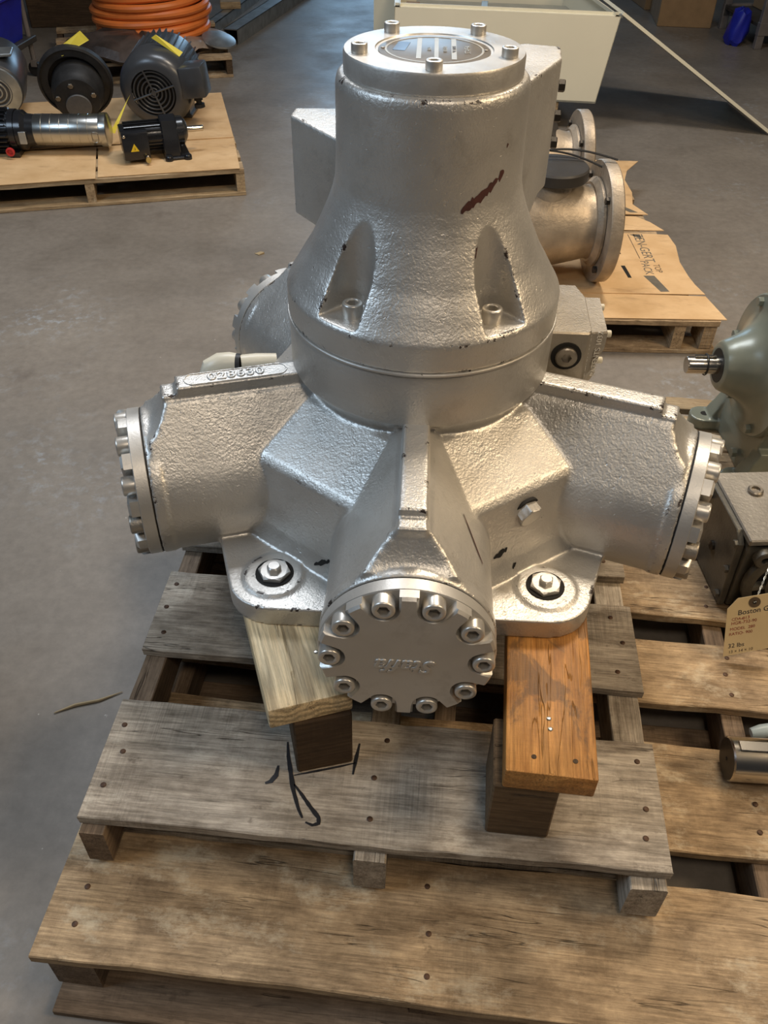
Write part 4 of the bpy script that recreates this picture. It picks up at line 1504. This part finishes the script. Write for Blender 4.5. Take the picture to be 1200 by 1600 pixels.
# open door hanging down to the floor on the hinge side
h0 = Vector((Wc + .034, .0, Hc + .012))
foot = h0 + Vector((.957, .0955, -.590))
bk = Vector((-.217 * .6, .6, 0))
bm = bmesh.new()
A = [h0, foot, foot + bk + Vector((0, 0, .0)), h0 + bk]
nn = (foot - h0).cross(bk).normalized()
if nn.z < 0: nn = -nn
loft(bm, [A, [p_ + nn * .016 for p_ in A]])
obj('door', bm, 'cream', CB, label='cream cabinet door hanging open to the floor')
for y in (.0, .45):
    bm = bmesh.new(); tube(bm, [(Wc + .034 + bx * y, y + .005, Hc + .004), (Wc + .034 + bx * (y + .05), y + .055, Hc + .004)], .010, 8); obj('hinge', bm, 'galv', CB)
for i, (x, y) in enumerate(((.885, 5.235), (.10, 5.33), (.75, 5.95), (.05, 6.05))):
    bm = bmesh.new(); box(bm, 0, .06, 0, .09, 0, .15, bev=.003)
    tag(obj('support_block', bm, 'wood_light', None, T(x, y, .0)),
        ['pale wooden block under the front right of the cream cabinet, by the far valve flange', 'pale wooden block under the front left of the cream cabinet', 'pale wooden block under the rear right of the cream cabinet', 'pale wooden block under the rear left of the cream cabinet'][i], 'block')

# ------------------------------------------------------------------ shelving at the top right
RK = thing('shelf_rack', 'grey steel shelf rack at the top right corner', 'shelving', (2.70, 7.14, 0), R_(8))
for x, y in ((0, 0), (1.2, 0), (0, .62), (1.2, .62)):
    bm = bmesh.new(); box(bm, x - .028, x + .028, y - .02, y + .02, 0, 1.6, bev=.003); obj('upright', bm, 'rack_light', RK)
for z in (.09, .75):
    bm = bmesh.new(); box(bm, -.03, 1.23, -.025, .025, z, z + .085, bev=.003); obj('beam', bm, 'rack_light', RK)
    bm = bmesh.new(); box(bm, -.03, 1.23, .60, .64, z, z + .085, bev=.003); obj('beam', bm, 'rack_light', RK)
    bm = bmesh.new(); box(bm, -.02, 1.22, .03, .60, z + .05, z + .07); obj('shelf', bm, 'rack', RK)
bm = bmesh.new(); box(bm, 0, .40, 0, .45, 0, .28, bev=.004)
tag(obj('carton', bm, 'carton', None, T(2.87, 7.30, .1615) @ RZ(R_(8))), 'brown carton on the bottom shelf of the grey rack, beyond its upright', 'box')
bm = bmesh.new(); box(bm, 0, .42, 0, .5, 0, .42, bev=.004)
c1 = obj('carton', bm, 'carton', None, T(2.10, 7.78, .0) @ RZ(R_(-6)))
tag(c1, 'large brown carton on the floor left of the blue bag', 'box')
bm = bmesh.new(); box(bm, .004, .416, .235, .265, .4202, .4206); obj('tape', bm, 'ink_brown', c1)
bm = bmesh.new(); box(bm, 0, .24, 0, .45, 0, .38, bev=.004)
tag(obj('carton', bm, 'carton', None, T(2.12, 8.35, .0) @ RZ(R_(5))), 'farther brown carton on the floor behind the large one, top right', 'box')
bm = bmesh.new()
rings = []
for rr, z in ((.07, 0), (.095, .03), (.10, .10), (.085, .17), (.075, .22), (.03, .235)):
    rings.append([(rr * .75 * (1 + .16 * math.sin(3 * a + z * 22)) * math.cos(a) + .12 * z, rr * (1 + .12 * math.sin(4 * a - z * 18)) * math.sin(a), z + .010 * math.sin(5 * a)) for a in [2 * PI * i / 32 for i in range(32)]])
loft(bm, rings)
tag(obj('blue_bag', bm, 'blue', None, T(2.555, 7.27, .002)), 'small blue plastic bag on the floor against the grey rack upright', 'bag')

# ------------------------------------------------------------------ grey-green gear reducer on the right
GR = thing('gear_reducer', 'grey-green cast gear reducer with keyed steel shaft at the right edge', 'gear reducer', mtx=T(.982, 2.0, .1305))
za = .293
ax = T(0, 0, za) @ RY(-PI / 2)           # lathe z points to -x
bm = bmesh.new(); lathe(bm, [(.186, -.03), (.190, -.026), (.190, -.008), (.186, -.004), (.15, -.002), (.125, .008), (.105, .022), (.088, .045), (.076, .070), (.066, .092), (.060, .097), (.045, .0985)], 64, ax)
gf = obj('shaft_flange', bm, 'green', GR, angle=40)
bm = bmesh.new(); lathe(bm, [(.0455, .0975), (.0455, .0995), (.030, .0995)], 32, ax); obj('oil_seal', bm, 'black_rubber', GR)
bm = bmesh.new(); lathe(bm, [(.023, .09), (.023, .180), (.0215, .183)], 32, ax); sh = obj('shaft', bm, 'steel', GR)
bm = bmesh.new(); box(bm, -.165, -.108, -.005, .005, za + .0215, za + .029, bev=.001); obj('key', bm, 'steel', sh)
bm = bmesh.new()
tube(bm, [(-.132, .0262 * math.cos(a), za + .0262 * math.sin(a) + (.004 if math.sin(a) > .8 else 0)) for a in [2 * PI * i / 20 for i in range(20)]], .002, 6, closed=True)
obj('wire_tie', bm, 'black_rubber', sh)
bm = bmesh.new(); lathe(bm, [(.170, -.20), (.200, -.18), (.205, -.045), (.175, -.03)], 48, ax @ T(.015, 0, 0)); obj('gear_case', bm, 'green', GR)
b0 = hex_bolt(.013, .014); b0.materials.append(M['green'])
for k in range(6):
    a = R_(30 + 60 * k)
    obj('flange_bolt', b0, None, gf, ax @ T(.168 * math.cos(a), .168 * math.sin(a), -.005))
# housing leg spreading to two feet
S = bmesh.new()
t_ = bmesh.new(); loft(t_, [[(.01, -.17, 0), (.14, -.17, 0), (.14, .17, 0), (.01, .17, 0)], [(.01, -.13, .06), (.13, -.13, .06), (.13, .13, .06), (.01, .13, .06)], [(.03, -.15, .22), (.12, -.15, .22), (.12, .15, .22), (.03, .15, .22)]]); add(t_)
for y, x in ((.150, -.030), (-.145, -.020)):
    t_ = bmesh.new(); box(t_, x, .16, y - .040, y + .040, 0, .034); add(t_)
    t_ = bmesh.new(); lathe(t_, [(.040, 0), (.040, .034)], 24, T(x, y, 0)); add(t_)
    t_ = bmesh.new(); loft(t_, [[(-.02, y - .03, .03), (.06, y - .03, .03), (.06, y + .03, .03), (-.02, y + .03, .03)], [(.02, y - .02, .12), (.06, y - .02, .12), (.06, y + .02, .12), (.02, y + .02, .12)]]); add(t_)
gl = cast_mesh(S, None, .004, 3)
gl.materials.append(M['green'])
obj('base_feet', gl, None, GR)
bm = bmesh.new(); lathe(bm, [(.011, 0), (.011, .001)], 20)
hm = finish(bm); hm.materials.append(M['dark_gap'])
for y in (.150, -.145):
    obj('bolt_hole', hm, None, GR, T(-.025, y, .0335) @ Matrix.Diagonal((1.2, 1, 1, 1)))
b0 = hex_bolt(.014, .014); b0.materials.append(M['green'])
obj('drain_plug', b0, None, GR, T(.005, -.055, .045) @ RY(-PI / 2))

# ------------------------------------------------------------------ dark worm gearbox at the right, with the manila tag
GB = thing('worm_gearbox', 'dark grey worm gearbox with round input flange and manila tag, at the right edge', 'gearbox', mtx=T(.797, 1.385, .1305) @ RZ(R_(4)))
# local: x right, y back
bm = bmesh.new(); box(bm, .018, .34, .012, .235, .004, .205, bev=.006, seg=2); obj('gear_housing', bm, 'dark_grey', GB)
bm = bmesh.new(); box(bm, .012, .35, .004, .245, .205, .222, bev=.003); topc = obj('top_cover', bm, 'grey_cast', GB)
bm = bmesh.new(); lathe(bm, [(.018, 0), (.018, .006), (.015, .009), (.010, .009), (.009, .003)], 24, T(.085, .17, .222)); obj('breather_plug', bm, 'steel_rough', topc)
bm = bmesh.new(); prism(bm, [(.015, .006), (.215, .006), (.225, .03), (.225, .16), (.215, .215), (.05, .215), (.025, .19)], 0, .016, Matrix(((0, 0, 1, 0), (1, 0, 0, 0), (0, 1, 0, 0), (0, 0, 0, 1))), .002)
sp = obj('side_cover', bm, 'dark_grey', GB)
b0 = hex_bolt(.0095, .009); b0.materials.append(M['dark_grey'])
for y, z in ((.03, .03), (.03, .11), (.03, .19), (.20, .03), (.20, .19)):
    obj('cover_bolt', b0, None, sp, T(0, y, z) @ RY(-PI / 2))
bm = bmesh.new(); lathe(bm, [(.012, 0), (.012, .006), (.007, .008)], 16, T(0, .12, .10) @ RY(-PI / 2)); obj('oil_plug', bm, 'bolt_dark', sp)
ax = T(.125, .0, .105) @ RX(PI / 2)
bm = bmesh.new(); lathe(bm, [(.100, 0), (.102, .004), (.102, .018), (.092, .022), (.082, .022), (.080, .002)], 56, ax, caps=False)
infl = obj('input_flange', bm, 'dark_grey', GB)
bm = bmesh.new(); lathe(bm, [(.078, -.004), (.078, .0005)], 40, ax); obj('flange_recess', bm, 'dark_gap', infl)
bm = bmesh.new(); lathe(bm, [(.050, 0), (.052, .003), (.052, .020), (.040, .024), (.038, .002)], 40, ax, caps=False); obj('hub', bm, 'dark_grey', infl)
for k in range(4):
    a = PI / 4 + k * PI / 2
    bm = bmesh.new(); box(bm, .048, .086, -.006, .006, .002, .018, ax @ RZ(a - .6)); obj('web', bm, 'dark_grey', infl)
    c = (.108 * math.cos(a), .108 * math.sin(a))
    bm = bmesh.new(); lathe(bm, [(.022, .0), (.023, .003), (.023, .018), (.021, .020), (.010, .020), (.009, .002)], 24, ax @ T(c[0], c[1], 0)); obj('bolt_lug', bm, 'dark_grey', infl)
# tag hanging by twisted wire
tg = thing('hang_tag', 'manila paper tag with handwriting, wired to the dark worm gearbox', 'tag', (0, 0, 0))
# tag plane given by four corners found where it hangs in front of the flange
TA, TB_, TC, TD = Vector((.762, 1.237, .142)), Vector((.852, 1.240, .165)), Vector((.880, 1.29, .29)), Vector((.788, 1.288, .283))
ux = (TB_ - TA).normalized()
nn = ux.cross(TD - TA).normalized()
uy = nn.cross(ux)
B = Matrix(((ux.x, uy.x, nn.x, TA.x), (ux.y, uy.y, nn.y, TA.y), (ux.z, uy.z, nn.z, TA.z), (0, 0, 0, 1)))
tg.matrix_world = B
hh = (TD - TA).dot(uy)
sx_ = .022
out = [(0, 0), (.108, .004), (.108 + sx_, hh - .02), (.094 + sx_, hh), (.022 + sx_, hh), (sx_ * .9, hh - .022)]
bm = bmesh.new(); loft(bm, [[(x, y, 0) for x, y in out], [(x, y, .0008) for x, y in out]])
obj('paper', bm, 'tag', tg)
bm = bmesh.new(); lathe(bm, [(.0125, 0), (.0125, .0012), (.0045, .0012), (.0045, 0)], 24, T(.078, hh - .016, .0004), caps=False); ry = obj('reinforcement', bm, 'ink_brown', tg)
bm = bmesh.new(); lathe(bm, [(.0043, .0008), (.0043, .0012)], 16, T(.078, hh - .016, 0)); obj('hole', bm, 'dark_gap', tg)
for s, sz, x, y, mt in (('Boston G', .0170, .040, hh - .036, 'ink_black'), ('CDA-', .0095, .026, hh - .050, 'ink_red'), ('#13', .0105, .048, hh - .050, 'ink_red'), ('HGR-732-90', .0105, .024, hh - .060, 'ink_red'),
                        ('MODEL  280', .0100, .020, hh - .074, 'ink_red'), ('RATIO- 900', .0100, .017, hh - .086, 'ink_red'), ('32 lbs', .0150, .012, .024, 'ink_black'), ('13 × 14 × 10', .0100, .012, .009, 'ink_brown')):
    tm = text_mesh(s, sz, .0001, align='LEFT', shear=.15); tm.materials.append(M[mt])
    obj('handwriting', tm, None, tg, T(x, y, .0011))
bm = bmesh.new()
p0, p1 = Vector((.078, hh - .016, .002)), B.inverted() @ (GB.matrix_world @ Vector((.06, -.022, .178)))
pts, pts2 = [], []
for i in range(25):
    t = i / 24
    c = p0.lerp(p1, t)
    pts.append(c + Vector((.0016 * math.cos(t * 26), 0, .0016 * math.sin(t * 26) - .010 * math.sin(PI * t) * 0)))
    pts2.append(c - Vector((.0016 * math.cos(t * 26), 0, .0016 * math.sin(t * 26))))
tube(bm, pts, .0009, 5); tube(bm, pts2, .0009, 5)
obj('twisted_wire', bm, 'galv', tg)

# ------------------------------------------------------------------ bright keyed shaft, front right
SH = thing('steel_shaft', 'bright round steel shaft end with keyway, lying on the lower pallet at the right edge', 'shaft', mtx=T(.682, .955, .1305 + .0445) @ RZ(R_(-3)))
bm = bmesh.new(); lathe(bm, [(.041, 0), (.0435, .003), (.0435, .42), (.041, .423)], 48, RY(PI / 2)); so = obj('shaft_body', bm, 'steel', SH)
bm = bmesh.new(); lathe(bm, [(.0405, -.0006), (.0405, .0002)], 40, RY(PI / 2)); obj('end_face', bm, 'bolt_dark', SH, label='dark end face')
bm = bmesh.new(); lathe(bm, [(.004, -.0010), (.004, 0)], 14, RY(PI / 2)); obj('centre_hole', bm, 'dark_gap', SH)
bm = bmesh.new(); box(bm, .012, .40, -.011, .011, .036, .0475, bev=.001); obj('key', bm, 'steel', SH)
bm = bmesh.new(); tube(bm, [(0, 0, 0), (.02, 0, .004), (.05, .002, .004)], [.010, .014, .014], 14)
tag(obj('plastic_roll', bm, 'dial', None, T(.762, 1.035, .146) @ RZ(.1)), 'small pale blue plastic roll behind the bright steel shaft', 'cap')

# ------------------------------------------------------------------ litter on the floor
bm = bmesh.new()
tube(bm, [(-.072, -.030, .002), (-.03, -.008, .003), (.02, .006, .003), (.068, .032, .002)], [.0012, .004, .0035, .001], 6)
tag(obj('wood_splinter', bm, 'leaf', None, T(-.664, 1.178, .001)), 'thin wood splinter on the floor left of the pallets', 'splinter')
bm = bmesh.new()
loft(bm, [[(-.02, 0, 0), (0, -.014, 0), (.022, .002, 0), (.004, .02, 0)], [(-.02, 0, .002), (0, -.014, .003), (.022, .002, .008), (.004, .02, .003)]])
tag(obj('dry_leaf', bm, 'leaf', None, T(-.561, 3.516, .0005)), 'small dry leaf on the floor left of the silver motor', 'leaf')

# ------------------------------------------------------------------ groups of look-alikes
GROUPS = {'pallet': 'wooden pallets on the floor', 'plank': 'timber planks under the motor', 'cardboard': 'cardboard sheets laid on the pallets',
          'valve': 'cast pipe valves on the back right pallet', 'steel channel': 'galvanised channels on the floor', 'box': 'brown cartons at the top right'}
for o_ in COL.objects:
    if o_.get('category') in GROUPS and 'group' not in o_:
        o_['group'] = GROUPS[o_['category']]
    if o_.name.startswith('support_block'):
        o_['group'] = 'wooden blocks under the cream cabinet'
    if o_.name.startswith('timber_block'):
        o_['group'] = 'wooden blocks under the timber planks'
    if o_.name.startswith('tag'):
        o_['group'] = 'yellow tags on the back left motors'
